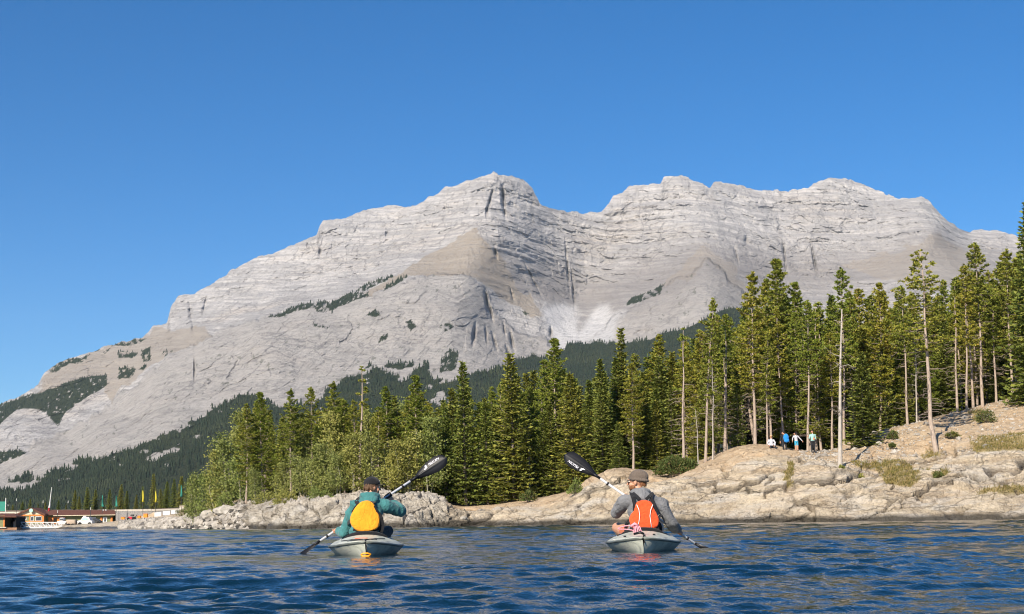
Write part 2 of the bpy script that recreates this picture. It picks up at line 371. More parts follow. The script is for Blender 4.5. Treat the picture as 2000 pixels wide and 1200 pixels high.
t = NT("limestone")
v = t.coord(); st = t.attr("strata")
sep = t.n("SeparateXYZ"); t.t.links.new(v, sep.inputs[0])
cmb = t.n("CombineXYZ"); t.set(cmb.inputs[0], t.math('MULTIPLY', sep.outputs[0], 0.0012)); t.set(cmb.inputs[1], t.math('MULTIPLY', sep.outputs[1], 0.0012)); t.set(cmb.inputs[2], t.math('MULTIPLY', st, 0.022))
bands = t.noise(1.0, 6, 0.68, cmb.outputs[0])
cmb2 = t.n("CombineXYZ"); t.set(cmb2.inputs[0], t.math('MULTIPLY', sep.outputs[0], 0.02)); t.set(cmb2.inputs[1], t.math('MULTIPLY', sep.outputs[1], 0.006)); t.set(cmb2.inputs[2], t.math('MULTIPLY', sep.outputs[2], 0.0035))
streak = t.noise(1.0, 5, 0.65, cmb2.outputs[0])
cmb3 = t.n("CombineXYZ"); t.set(cmb3.inputs[0], t.math('MULTIPLY', sep.outputs[0], 0.003)); t.set(cmb3.inputs[1], t.math('MULTIPLY', sep.outputs[1], 0.002)); t.set(cmb3.inputs[2], t.math('MULTIPLY', st, 0.075))
bands2 = t.noise(1.0, 4, 0.6, cmb3.outputs[0])
patch = t.noise(0.0022, 5, 0.6, v)
fine = t.noise(0.045, 8, 0.75, v)
c = t.ramp(bands, [(0.30, (0.314, 0.300, 0.297)), (0.40, (0.503, 0.477, 0.459)), (0.425, (0.352, 0.334, 0.329)), (0.45, (0.528, 0.503, 0.481)), (0.53, (0.591, 0.562, 0.536)), (0.56, (0.427, 0.407, 0.395)), (0.59, (0.565, 0.536, 0.511)), (0.72, (0.427, 0.404, 0.382))])
c = t.mix(t.rng(streak, 0.5, 0.70, 0, 0.8), c, (0.364, 0.351, 0.348))
c = t.mix(t.rng(patch, 0.52, 0.72, 0, 0.5), c, (0.541, 0.461, 0.374))
mps = t.n("Mapping"); mps.inputs["Rotation"].default_value = (0, R(28), 0); mps.inputs["Scale"].default_value = (0.35, 0.5, 1.6); t.t.links.new(t.n("TexCoord").outputs["Object"], mps.inputs[0])
sln = t.noise(0.011, 8, 0.72, mps.outputs[0], 0.4)
slabc = t.ramp(sln, [(0.30, (0.296, 0.275, 0.258)), (0.42, (0.427, 0.400, 0.372)), (0.50, (0.483, 0.452, 0.420)), (0.60, (0.427, 0.394, 0.364)), (0.74, (0.541, 0.499, 0.453))])
c = t.mix(t.rng(bands2, 0.42, 0.56, 0.72, 0.0), c, (0.337, 0.326, 0.322))
c = t.mix(t.attr("slab"), c, slabc)
mpv = t.n("Mapping"); mpv.inputs["Scale"].default_value = (0.9, 0.3, 0.55); nzv = t.n("TexNoise"); nzv.inputs["Scale"].default_value = 0.02; nzv.inputs["Detail"].default_value = 5
tcv = t.n("TexCoord"); t.t.links.new(tcv.outputs["Object"], nzv.inputs["Vector"]); sc_ = t.n("VectorMath", operation='SCALE'); sc_.inputs["Scale"].default_value = 70.0; t.t.links.new(nzv.outputs["Color"], sc_.inputs[0])
adv = t.n("VectorMath", operation='ADD'); t.t.links.new(tcv.outputs["Object"], adv.inputs[0]); t.t.links.new(sc_.outputs[0], adv.inputs[1]); t.t.links.new(adv.outputs[0], mpv.inputs[0])
vjo = t.n("TexVoronoi", feature='DISTANCE_TO_EDGE'); vjo.inputs["Scale"].default_value = 0.016; t.t.links.new(mpv.outputs[0], vjo.inputs["Vector"])
mj = t.math('MULTIPLY', t.rng(vjo.outputs["Distance"], 0.0, 0.05, 1.0, 0.0), t.rng(patch, .42, .58, 0.0, .75))
c = t.mix(mj, c, (0.20, 0.19, 0.185))
c = t.mix(t.math('MULTIPLY', t.attr("grey"), t.rng(bands2, 0.3, 0.65, 1.0, 0.7)), c, (0.275, 0.252, 0.238))
brc = t.ramp(fine, [(0.3, (0.296, 0.246, 0.193)), (0.7, (0.402, 0.341, 0.264))])
c = t.mix(t.math('MULTIPLY', t.attr("brown"), 0.85), c, brc)
c = t.mix(t.attr("scree"), c, t.ramp(fine, [(0.3, (0.591, 0.568, 0.556)), (0.7, (0.620, 0.620, 0.620))]))
c = t.mix(t.rng(fine, 0.46, 0.66, 0.0, 0.62), c, (0.276, 0.265, 0.258))
flc = t.ramp(fine, [(0.3, (0.025, 0.035, 0.018)), (0.7, (0.05, 0.06, 0.03))])
c = t.mix(t.attr("forest"), c, flc)
c = t.mix(t.math('MULTIPLY', t.attr("shrub"), 0.5), c, (0.06, 0.075, 0.04))
nb = t.bump(bands, 0.8, 26.0); nb = t.bump(streak, 0.6, 20.0, nb); nb = t.bump(fine, 0.9, 16.0, nb); nb = t.bump(t.math('MULTIPLY', sln, t.attr("slab")), 0.8, 30.0, nb)
mt_me.materials.append(t.fin(c, 0.95, nb, 0.1))
mountain = link("mountain", mt_me); tag(mountain, "long pale limestone mountain with layered cliffs rising behind the lake", "mountain", kind="structure")

# far forest on the slopes: one mass of small conifers
rng = np.random.default_rng(7)
fz = np.argwhere(forest & (MPX > -260) & (MPX < 2260) & (MPY > sk + 1))
cellw = np.abs(np.gradient(P1[..., 0], axis=1)*np.hypot(np.gradient(P1[..., 1], axis=0), np.gradient(P1[..., 2], axis=0)))
vis_low = np.interp(mpx, [-700, 330, 400, 520, 2700], [1100, 1100, 900, 860, 830])
wgt = np.array([cellw[i, j] if MPY[i, j] < vis_low[j] else 0.0 for i, j in fz]); wgt = np.minimum(wgt, np.percentile(wgt, 97))
NF = 38000
pick = fz[rng.choice(len(fz), NF, p=wgt/wgt.sum())]
jt = rng.random((NF, 2))
pi_, pj_ = np.minimum(pick[:, 0], NR-2), np.minimum(pick[:, 1], NC-2)
base = P1[pi_, pj_] + (P1[pi_+1, pj_]-P1[pi_, pj_])*jt[:, :1] + (P1[pi_, pj_+1]-P1[pi_, pj_])*jt[:, 1:]
hh = rng.uniform(5, 13, NF)*(1+.35*fbm(base[:, 0]/160, base[:, 1]/160, 0, 3, 19)); up = forest_up[pick[:, 0], pick[:, 1]]; hh[up] *= 0.75
ang = rng.uniform(0, 6.28, NF); ns = 5
ringang = ang[:, None] + np.arange(ns)*2*np.pi/ns
def ring(zf, rf):
    r = hh*rf*rng.uniform(0.85, 1.15, NF)
    return np.stack([base[:, None, 0]+np.cos(ringang)*r[:, None], base[:, None, 1]+np.sin(ringang)*r[:, None], np.broadcast_to((base[:, 2]+hh*zf)[:, None], (NF, ns))], -1)
tip = base + np.stack([rng.normal(0, .3, NF), rng.normal(0, .3, NF), hh], -1)
mid = base + np.stack([np.zeros(NF), np.zeros(NF), hh*0.62], -1)
r1, r2 = ring(0.03, 0.20), ring(0.42, 0.14)
FV = np.concatenate([r1, mid[:, None], r2, tip[:, None]], 1)     # 5+1+5+1 = 12
ff = []
for k in range(ns): ff += [(k, (k+1) % ns, 5), (6+k, 6+(k+1) % ns, 11)]
FFc = (np.array(ff)[None] + (np.arange(NF)*12)[:, None, None]).reshape(-1, 3)
t = NT("far_conifer")
isl = t.n("NewGeometry").outputs["Random Per Island"]
pt = t.noise(0.006, 4, .6, t.coord())
t.fin(t.ramp(t.math('ADD', t.math('MULTIPLY', isl, .55), t.rng(pt, .35, .65, -.05, .5)), [(0.0, (0.014, 0.024, 0.014)), (0.6, (0.026, 0.038, 0.020)), (1.0, (0.05, 0.058, 0.027))]), 0.9, None, 0.1)
fo = link("far_forest", mesh_np("far_forest", FV.reshape(-1, 3), FFc, False, [t.m]))
tag(fo, "dark conifer forest covering the lower mountain slopes", "forest", kind="stuff")

# ------------------------------------------------------------------ lake
def lake():
    r = [0.4, 1.2, 2.2, 3.0]; d = 3.4
    while d < 130: r.append(d); d += 0.014+0.0036*d
    while d < 330: r.append(d); d += 0.012*d
    r += [380, 480, 700, 1100, 2000, 4000, 9000]
    r = np.array(r)
    fine = np.linspace(-R(23.5), R(23.5), 480); side = np.linspace(R(24), R(336), 60)
    th = np.concatenate([fine, side, [fine[0]+2*math.pi]])
    RR, TH = np.meshgrid(r, th, indexing='ij')
    x, y = RR*np.sin(TH), RR*np.cos(TH)
    g = np.random.default_rng(11); N = 96
    lam = np.exp(g.uniform(math.log(0.12), math.log(1.9), N)); lam[:4] = [3.4, 2.7, 2.2, 3.0]
    th0 = R(-78); a_ = th0 + g.normal(0, 0.55, N)
    k = 2*np.pi/lam; kx, ky = k*np.cos(a_), k*np.sin(a_); ph = g.uniform(0, 6.28, N)
    amp = 0.0135/k*np.interp(lam, [.12, .35, .6, 1.2, 3.5], [2.2, 1.9, 1.15, .80, .75])
    gust = np.maximum(.25, 1.0 + 1.1*fbm(x/3.0, y/5.0, 0, 3, 4))
    fade = np.interp(RR, [0, 3, 140, 330, 500], [0.3, 1, 1, 0.5, 0])
    damp = np.ones_like(x)
    for kx_, ky_ in ((-1.62, 16.6), (1.46, 16.6)):
        q = np.hypot((x-kx_)/0.62, (y-ky_)/1.75); damp *= 0.30+0.70*sstep(0.85, 1.7, q)
    A = gust*fade*damp*np.interp(RR, [0, 14, 60, 150], [1, 1, 1.8, 2.2])
    # filter out waves the grid cannot carry
    z = np.zeros_like(x); dx = np.zeros_like(x); dy = np.zeros_like(x)
    cell = np.maximum(np.gradient(r)[:, None]*np.abs(np.cos(TH*0)), 0.02)
    for i in range(N):
        w = np.clip(lam[i]/(2.6*cell)-0.5, 0, 1)
        p = kx[i]*x + ky[i]*y + ph[i]; c, s = np.cos(p), np.sin(p)
        z += w*amp[i]*c; dx -= w*0.85*amp[i]*s*kx[i]/k[i]; dy -= w*0.85*amp[i]*s*ky[i]/k[i]
    P = np.stack([x+A*dx, y+A*dy, A*z], -1)
    me = mesh_np("lake_water", P.reshape(-1, 3), grid_faces(len(r), len(th))[:, ::-1])
    t = NT("lake_water")
    v = t.coord((1.0, 0.7, 1.0))
    b = t.bump(t.noise(7.0, 4, 0.6, v, .5), 0.45, 0.035); b = t.bump(t.noise(26.0, 2, 0.5, v), 0.25, 0.010, b)
    me.materials.append(t.fin((0.002, 0.016, 0.030), 0.06, b, 0.5, IOR=1.333))
    o = link("lake_water", me); tag(o, "choppy dark blue lake water", "water", kind="structure")
lake()

# ------------------------------------------------------------------ shore land
PROF = [ # photo column, distance of the waterline, then (row, distance) of three ground lines
 (-260,318,(1030,324),(1026,333),(1003,352)),(0,305,(1029,311),(1025,328),(1001,335)),(100,300,(1028,304),(1023,328),(1000,334)),(180,285,(1024.5,294),(1021,327),(999,333)),
 (226,264,(1022,282),(1018,322),(999,328)),(240,258,(1022,280),(1015.5,311),(999,318)),(300,222,(1020,242),(1010,296),(998.5,303)),(350,172,(1018,192),(1004,261),(997,269)),(400,135,(1012,150),(1000,185),(990,230)),
 (430,119,(1011,124),(998,135),(986,170)),(480,108,(1008,112),(993,118),(984,140)),(560,102,(1004,104),(990,107),(983,125)),(620,100,(1002,102),(987,105),(980,122)),
 (680,99,(992,101),(977,104),(975,118)),(740,98,(989,100),(971,103),(970,116)),(800,98,(992,100),(975,103),(972,116)),(850,99,(994,100.5),(980,103),(977,116)),
 (874,100,(1004,101.5),(990,104),(984,117)),(900,100,(1013,102),(1004,106),(986,118)),(940,100,(1012,102.5),(1003,107),(984,118)),(1000,99,(1004,101),(995,105),(980,118)),(1060,98,(1000,100),(990,103.5),(972,114)),
 (1110,96,(992,98),(972,102),(962,114)),(1150,95,(985,97.3),(945,101),(938,112)),(1200,94,(976,96.4),(922,100),(913,106)),(1250,93,(970,95.5),(940,99),(918,106)),
 (1300,92.5,(965,95.4),(945,99),(923,108)),(1360,92,(960,95),(928,99),(902,108)),(1440,91.5,(950,94.5),(908,99),(871,106)),(1500,91,(938,94.5),(893,99),(868,105)),
 (1560,91,(928,94.5),(897,99),(880,104)),(1620,90,(922,94),(903,98),(880,106)),(1700,89,(945,93),(898,98),(848,109)),(1800,88,(962,92),(885,99),(822,110)),
 (1900,86,(965,90),(880,97),(795,112)),(2000,85,(955,89),(860,97),(772,114)),(2160,83,(940,88),(840,97),(745,116)),(2400,80,(930,85),(820,95),(720,115))]
LPX = np.concatenate([np.linspace(-260, 420, 220, endpoint=False), np.linspace(420, 2080, 900, endpoint=False), np.linspace(2080, 2400, 50)])
LC = len(LPX)
def colcurve(f):
    c = np.interp(LPX, [p[0] for p in PROF], [f(p) for p in PROF])
    for _ in range(2):
        s = np.copy(c); xs = LPX
        c = (np.interp(xs-9, xs, s)+2*np.interp(xs, xs, s)+np.interp(xs+9, xs, s))/4
    return c
Wd = colcurve(lambda p: p[1]); prow = [colcurve(lambda p, i=i: p[i][0]) for i in (2, 3, 4)]; pd = [colcurve(lambda p, i=i: p[i][1]) for i in (2, 3, 4)]
ctrl = []      # control lines as world points
w0 = at(LPX, hor(LPX)+0.35*F/Wd, Wd); w0[:, 2] = -0.02
u0 = w0.copy(); u0[:, 1] -= 2.5; u0[:, 2] = -1.5
ctrl = [u0, w0] + [at(LPX, prow[i], pd[i]) for i in range(3)]
c3 = ctrl[-1]
for d, dz in ((18, 0.4), (60, 1.2), (300, 4.0)):
    q = c3.copy(); s = (c3[:, 1]+d)/c3[:, 1]; q[:, 0] *= s; q[:, 1] += d; q[:, 2] += dz; ctrl.append(q)
q = c3.copy(); s = 2700/c3[:, 1]; q[:, 0] *= s; q[:, 1] = 2700; q[:, 2] += 6; ctrl.append(q)
CT = np.array(ctrl)                                   # 9 x LC x 3
segs = [10, 60, 64, 66, 26, 14, 6, 3]
rows = []
for i, n in enumerate(segs):
    tt = np.linspace(0, 1, n, endpoint=(i == len(segs)-1))
    p0, p1, p2, p3 = CT[max(i-1, 0)], CT[i], CT[i+1], CT[min(i+2, 8)]
    for s in tt:
        lin = p1+(p2-p1)*s
        if 1 <= i <= 3:
            # rounded shoulders
            cr = 0.5*((2*p1)+(-p0+p2)*s+(2*p0-5*p1+4*p2-p3)*s*s+(-p0+3*p1-3*p2+p3)*s**3); lin = lin*0.55+cr*0.45
        rows.append(lin)
LP = np.array(rows); LR = len(LP)
PXg = np.broadcast_to(LPX, (LR, LC)); X, Y, Z = LP[..., 0].copy(), LP[..., 1].copy(), LP[..., 2].copy()
rownum = np.broadcast_to(np.arange(LR)[:, None], (LR, LC))
r_crest = sum(segs[:4])
front = 1-sstep(r_crest-10, r_crest+24, rownum)
rug = np.interp(PXg, [-260, 250, 420, 470, 850, 880, 1000, 1120, 2400], [0.10, 0.15, 0.8, 1.0, 1.0, 0.35, 0.35, 0.55, 0.7])
faceness = sstep(0, 12, rownum)*(1-sstep(segs[0]+segs[1]+segs[2]*0.6, r_crest, rownum))     # rock face vs walked-on top
# rugged left outcrop: upright fins; right cliff: big rounded slabs with oblique joints
left = sstep(880, 860, PXg)*sstep(430, 470, PXg)
f1, f2, cid = worley((X+0.25*Z)/1.5, Y/2.2, (Z-0.25*X)/2.6, 5)
fins = fbm((X+.3*Z)/1.7, Z/3.4+Y/3, Y/1.8, 5, 71, 0.5, True)
lw1, lw2, lcid = worley((X+2.2*fbm(X/4, Z/2, Y/4, 4, 2))/5.5, Y/6.5, (Z-0.30*X+0.9*fbm(X/3, Y/3, Z, 4, 9))/1.7, 15)
crack = sstep(0.055, 0.0, lw2-lw1)*(1-left)*sstep(-.25, .2, fbm(X/5, Z/2, Y/5, 3, 19))
mid1, mid2, mcid = worley((X+0.4*fbm(X/1, Z/1, Y/1, 3, 22))/0.9, Y/1.4, (Z-0.3*X)/0.5, 25)
disp = left*(0.50*fins + 0.45*(cid-0.5) - 0.40*sstep(0.10, 0.0, f2-f1) + 0.09*fbm(X/0.35, Z/0.8, Y/0.4, 3, 73, 0.6, True))
disp += (1-left)*faceness*(0.55*(lcid-0.5) - 0.45*crack + 0.14*(mcid-0.5)*sstep(-.2, .3, fbm(X/6, Z/3, Y/6, 2, 39)) + 0.65*fbm(X/4.5, Z/1.8-X/6, Y/4, 5, 33))
bed = Z-0.28*X+0.45*fbm(X/2.5, Y/2.5, Z/2, 4, 88)
disp += (1-left)*faceness*(0.50*(stair(bed, .95)+.45)+0.35*(stair(bed+.2*fbm(X/1.2, Z, Y, 2, 89), .36)+.17))*(.6+.6*fbm(X/6, Z/3, Y/5, 2, 87))
_, _, tcid = worley((X+.2*Z)/0.42, Y/0.7, (Z-.28*X)/0.24, 35)
disp += faceness*0.06*(tcid-.5)
disp += 0.16*fbm(X/0.8, Z/0.5, Y/0.8, 4, 35, 0.6)*(0.35+0.65*faceness)
lump = fbm(X/2.2, Y/2.2, 0, 4, 44)*(1-faceness)
disp *= np.interp(PXg, [-260, 330, 430, 2400], [0.15, 0.25, 1, 1])*front*sstep(0, 8, rownum)
dPx = np.gradient(LP, axis=1); dPr = np.gradient(LP, axis=0)
nrm = np.cross(dPx, dPr); nrm /= np.linalg.norm(nrm, axis=-1, keepdims=True)+1e-9
LP = LP + nrm*disp[..., None]
LP[..., 2] += lump*0.22*front*np.interp(PXg, [-260, 400, 430, 2400], [0.0, 0.2, 1, 1])
land_me = mesh_np("shore_ground", LP.reshape(-1, 3), grid_faces(LR, LC), False)
soil = np.clip(sstep(segs[0]+segs[1]+segs[2]*0.65, segs[0]+segs[1]+segs[2]+segs[3]*.30, rownum) + 0.5*fbm(X/3, Y/3, Z/2, 4, 81), 0, 1)
soil *= np.where(left > 0.5, sstep(r_crest-30, r_crest, rownum), 1.0)
gpolys = [[(1660,905),(1730,900),(1770,905),(1800,925),(1770,950),(1740,945),(1720,920),(1680,915)],[(1890,860),(1940,850),(2080,845),(2080,885),(1950,880),(1900,878)],[(1960,975-10),(1890,962),(1950,955),(2010,950),(2010,960)],
          [(1810,920),(1850,915),(1850,930),(1820,932)],[(1535,905),(1545,905),(1552,945),(1540,950)],[(1895,800),(1925,805),(1925,825),(1900,825)],[(1800,885),(1840,885),(1840,895),(1805,893)]]
pr = np.array([(-1)]); 
# photo row of each vertex, for the grass patches that grow in these places
d = LP - np.array(CAM); cc = d @ _M; VPX = 1000 + F*cc[..., 0]/-cc[..., 2]; VPY = 600 - F*cc[..., 1]/-cc[..., 2]
wx = VPX + fbm(X/1.2, Y/1.2, Z/1.2, 3, 55)*16; wy = VPY + fbm(X/1.2, Y/1.2, Z/1.2, 3, 56)*10
grassm = np.zeros(X.shape)
for g_ in gpolys: grassm = np.maximum(grassm, poly_mask(g_, wx, wy))
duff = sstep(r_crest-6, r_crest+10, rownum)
left_shore = sstep(430, 380, PXg)
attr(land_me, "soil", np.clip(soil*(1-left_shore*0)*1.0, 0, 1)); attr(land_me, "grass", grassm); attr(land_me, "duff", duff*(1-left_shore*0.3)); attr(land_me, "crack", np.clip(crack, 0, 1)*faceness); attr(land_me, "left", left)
t = NT("shore_rock"); v = t.coord()
sep = t.n("SeparateXYZ"); t.t.links.new(v, sep.inputs[0])
vs_ = t.coord((0.5, 0.6, 1.6)); 
mp = t.n("Mapping"); mp.inputs["Rotation"].default_value = (0, R(18), 0); mp.inputs["Scale"].default_value = (0.35, 0.5, 2.2); t.t.links.new(t.n("TexCoord").outputs["Object"], mp.inputs[0])
n1 = t.noise(0.7, 6, 0.65, mp.outputs[0], 0.4); n2 = t.noise(0.35, 5, 0.6, v); n3 = t.noise(5.0, 5, 0.7, v)
rock = t.ramp(n1, [(0.28, (0.300, 0.254, 0.198)), (0.44, (0.480, 0.419, 0.333)), (0.58, (0.600, 0.537, 0.441)), (0.75, (0.444, 0.389, 0.316))])
rock = t.mix(t.rng(n2, 0.5, 0.7, 0, 0.65), rock, (0.480, 0.354, 0.226))
rock = t.mix(t.rng(n3, 0.48, 0.70, 0, 0.7), rock, (0.204, 0.177, 0.147))
n5 = t.noise(1.1, 7, 0.75, mp.outputs[0], 1.0); rock = t.mix(t.rng(n5, 0.52, 0.66, 0, 0.6), rock, (0.258, 0.236, 0.203))
rock = t.mix(t.math('MULTIPLY', t.rng(sep.outputs[2], 0.6, 3.0, 1.0, 0.0), t.rng(n2, 0.35, 0.6, 0, 0.55)), rock, (0.300, 0.277, 0.243))
rock = t.mix(1.0, rock, (1.06, 1.0, .90), 'MULTIPLY')
leftrock = t.ramp(t.noise(1.4, 8, 0.75, t.coord((1.6, 1, 0.5))), [(0.3, (0.240, 0.206, 0.164)), (0.5, (0.444, 0.395, 0.322)), (0.72, (0.600, 0.543, 0.452))])
rock = t.mix(t.attr("left"), rock, leftrock)
rock = t.mix(t.rng(t.noise(0.5, 6, .7, mp.outputs[0], .8), .48, .62, 0, .6), rock, (0.56, 0.53, 0.48))
def joints(sc, rot, scale, wid, dist, seed):
    mpj = t.n("Mapping"); mpj.inputs["Rotation"].default_value = (0, R(rot), 0); mpj.inputs["Scale"].default_value = sc; mpj.inputs["Location"].default_value = (seed, seed*.7, seed*.3)
    nz = t.n("TexNoise"); nz.inputs["Scale"].default_value = 1.1; nz.inputs["Detail"].default_value = 5
    tcj = t.n("TexCoord"); t.t.links.new(tcj.outputs["Object"], nz.inputs["Vector"])
    mxv = t.n("Mix", data_type='VECTOR'); mxv.inputs[0].default_value = dist; t.t.links.new(tcj.outputs["Object"], mxv.inputs[4])
    ad = t.n("VectorMath", operation='ADD'); t.t.links.new(tcj.outputs["Object"], ad.inputs[0]); t.t.links.new(nz.outputs["Color"], ad.inputs[1]); t.t.links.new(ad.outputs[0], mxv.inputs[5])
    t.t.links.new(mxv.outputs[1], mpj.inputs[0]); vo = t.n("TexVoronoi", feature='DISTANCE_TO_EDGE'); vo.inputs["Scale"].default_value = scale; t.t.links.new(mpj.outputs[0], vo.inputs["Vector"])
    return t.rng(vo.outputs["Distance"], 0.0, wid, 1.0, 0.0)
j1 = joints((.45, .5, 1.5), 17, .42, .030, .95, 3.1); j2 = joints((.5, .6, 1.9), 24, 1.25, .045, .9, 8.2); j3 = joints((1.5, .8, .5), -20, .9, .03, .9, 1.7)
jl = t.math('MAXIMUM', j1, t.math('MULTIPLY', t.math('MAXIMUM', j2, j3), t.rng(n2, .50, .65, 0.0, .8)))
scr = t.noise(3.2, 6, .75, mp.outputs[0], .6); rock = t.mix(t.rng(scr, .55, .68, 0, .6), rock, (0.16, 0.148, 0.13))
rock = t.mix(t.math('MULTIPLY', jl, 0.42), rock, (0.085, 0.072, 0.058))
rock = t.mix(t.math('MULTIPLY', t.attr("crack"), 0.9), rock, (0.10, 0.085, 0.07))
soilc = t.ramp(t.noise(1.6, 6, 0.7, v), [(0.3, (0.408, 0.289, 0.181)), (0.55, (0.540, 0.407, 0.266)), (0.75, (0.600, 0.507, 0.373))])
c = t.mix(t.math('MULTIPLY', t.attr("soil"), t.rng(n3, 0.25, 0.5, 0.55, 1.0)), rock, soilc)
grc = t.ramp(n3, [(0.3, (0.192, 0.165, 0.051)), (0.6, (0.360, 0.271, 0.113)), (0.8, (0.12, 0.13, 0.04))])
c = t.mix(t.math('MULTIPLY', t.attr("grass"), 0.8), c, grc)
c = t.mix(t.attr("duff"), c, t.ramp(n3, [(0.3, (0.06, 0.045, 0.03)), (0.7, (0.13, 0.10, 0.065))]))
wet = t.math('ADD', sep.outputs[2], t.rng(n2, 0.3, 0.7, -0.16, 0.16))
wetf = t.rng(wet, 0.26, 0.52, 1.0, 0.0)
c = t.mix(t.math('MULTIPLY', wetf, 0.9), c, (0.042, 0.037, 0.028))
nb = t.bump(n1, 0.6, 0.3); nb = t.bump(n5, 0.7, 0.3, nb); jinv = t.math('SUBTRACT', 1.0, jl); nb = t.bump(jinv, 0.8, 0.18, nb); nb = t.bump(n3, 0.9, 0.16, nb); nb = t.bump(t.noise(14, 5, 0.75, v), 0.7, 0.05, nb)
land_me.materials.append(t.fin(c, t.rng(wetf, 0, 1, 0.9, 0.35), nb, 0.2))
land = link("shore_ground", land_me); tag(land, "pale rocky lakeshore with bare ledges and forest floor behind", "ground", kind="structure")
_lp = LP[segs[0]:]
def ground(px, D):
    """ground point at a photo column (near the horizon) and distance"""
    j = int(np.clip(np.searchsorted(LPX, px), 1, LC-1)); yy = np.maximum.accumulate(_lp[:, j, 1])
    z = float(np.interp(D, yy, _lp[:, j, 2])); x = float(np.interp(D, yy, _lp[:, j, 0]))
    return Vector((x, D, z))

# ------------------------------------------------------------------ vegetation
def leaf_mat(name, stops, transl=0.25, hue=0.12):
    t = NT(name); g = t.n("NewGeometry"); oi = t.n("ObjectInfo")
    c = t.ramp(g.outputs["Random Per Island"], stops)
    tint = t.ramp(oi.outputs["Random"], [(0.0, (1-hue*1.5, 1-hue*0.7, 0.8)), (0.5, (1, 1, 1)), (1.0, (1+hue*2.2, 1+hue*0.9, 0.95))])
    c = t.mix(1.0, c, tint, 'MULTIPLY')
    t.fin(c, 0.75, None, 0.15)
    tr = t.n("BsdfTranslucent"); t.t.links.new(c, tr.inputs[0]); mx = t.n("MixShader"); mx.inputs[0].default_value = transl
    t.t.links.new(t.b.outputs[0], mx.inputs[1]); t.t.links.new(tr.outputs[0], mx.inputs[2]); t.t.links.new(mx.outputs[0], t.out.inputs[0])
    return t.m
M_spruce = leaf_mat("spruce_needles", [(0.0, (0.095, 0.123, 0.029)), (0.5, (0.190, 0.220, 0.046)), (1.0, (0.320, 0.321, 0.071))], 0.25)
M_pine = leaf_mat("pine_needles", [(0.0, (0.108, 0.139, 0.023)), (0.5, (0.223, 0.254, 0.040)), (0.9, (0.339, 0.338, 0.059)), (1.0, (0.407, 0.299, 0.083))], 0.12)
M_aspen = leaf_mat("aspen_leaves", [(0.0, (0.165, 0.195, 0.055)), (0.5, (0.27, 0.30, 0.088)), (1.0, (0.37, 0.38, 0.13))], 0.35)
M_dead = leaf_mat("dry_twigs", [(0.0, (0.12, 0.095, 0.065)), (1.0, (0.24, 0.20, 0.145))], 0.1)
M_juniper = leaf_mat("juniper_needles", [(0.0, (0.063, 0.087, 0.025)), (0.7, (0.133, 0.161, 0.049)), (1.0, (0.238, 0.154, 0.070))], 0.2)
M_grass = leaf_mat("dry_grass", [(0.0, (0.10, 0.115, 0.03)), (0.5, (0.21, 0.19, 0.06)), (1.0, (0.36, 0.27, 0.12))], 0.3)
def bark(name, a, b, sc=(9, 9, 1.6)):
    t = NT(name); v = t.coord(sc); f = t.noise(2.0, 6, 0.7, v)
    return t.fin(t.ramp(f, [(0.3, a), (0.7, b)]), 0.9, t.bump(f, 0.6, 0.03), 0.15)
M_bark = bark("pine_bark", (0.24, 0.18, 0.14), (0.50, 0.41, 0.335))
M_sbark = bark("spruce_bark", (0.10, 0.08, 0.065), (0.24, 0.20, 0.165))
M_snag = bark("bleached_wood", (0.32, 0.28, 0.24), (0.52, 0.47, 0.41))
M_abark = bark("aspen_bark", (0.20, 0.19, 0.12), (0.38, 0.36, 0.25))

def tris(base, d, L, w, side=None, g=None):
    """triangles: narrow start at base, along d, length L, with a random flat side; arrays"""
    n = len(base)
    if side is None:
        rv = g.normal(0, 1, (n, 3)); side = np.cross(d, rv)
    side = side/(np.linalg.norm(side, axis=1, keepdims=True)+1e-9)
    L = np.broadcast_to(L, n)[:, None]; w = np.broadcast_to(w, n)[:, None]
    mid = base+d*L*0.55
    return np.stack([base, mid+side*w, base+d*L, mid-side*w], 1)       # diamond
def leaf_mesh(name, quads, mat):
    q = np.concatenate(quads, 0); n = len(q)
    return mesh_np(name, q.reshape(-1, 3), np.arange(n*4).reshape(n, 4), False, [mat])
def stem_mesh(name, stems, mat, n=7):
    m = MB()
    for pts, rad, k in stems: m.tube(pts, rad, k or n)
    me = bpy.data.meshes.new(name); me.from_pydata(m.v, [], m.f); me.materials.append(mat)
    me.polygons.foreach_set("use_smooth", [True]*len(m.f)); me.update(); return me
def unit(a): return a/(np.linalg.norm(a, axis=-1, keepdims=True)+1e-9)

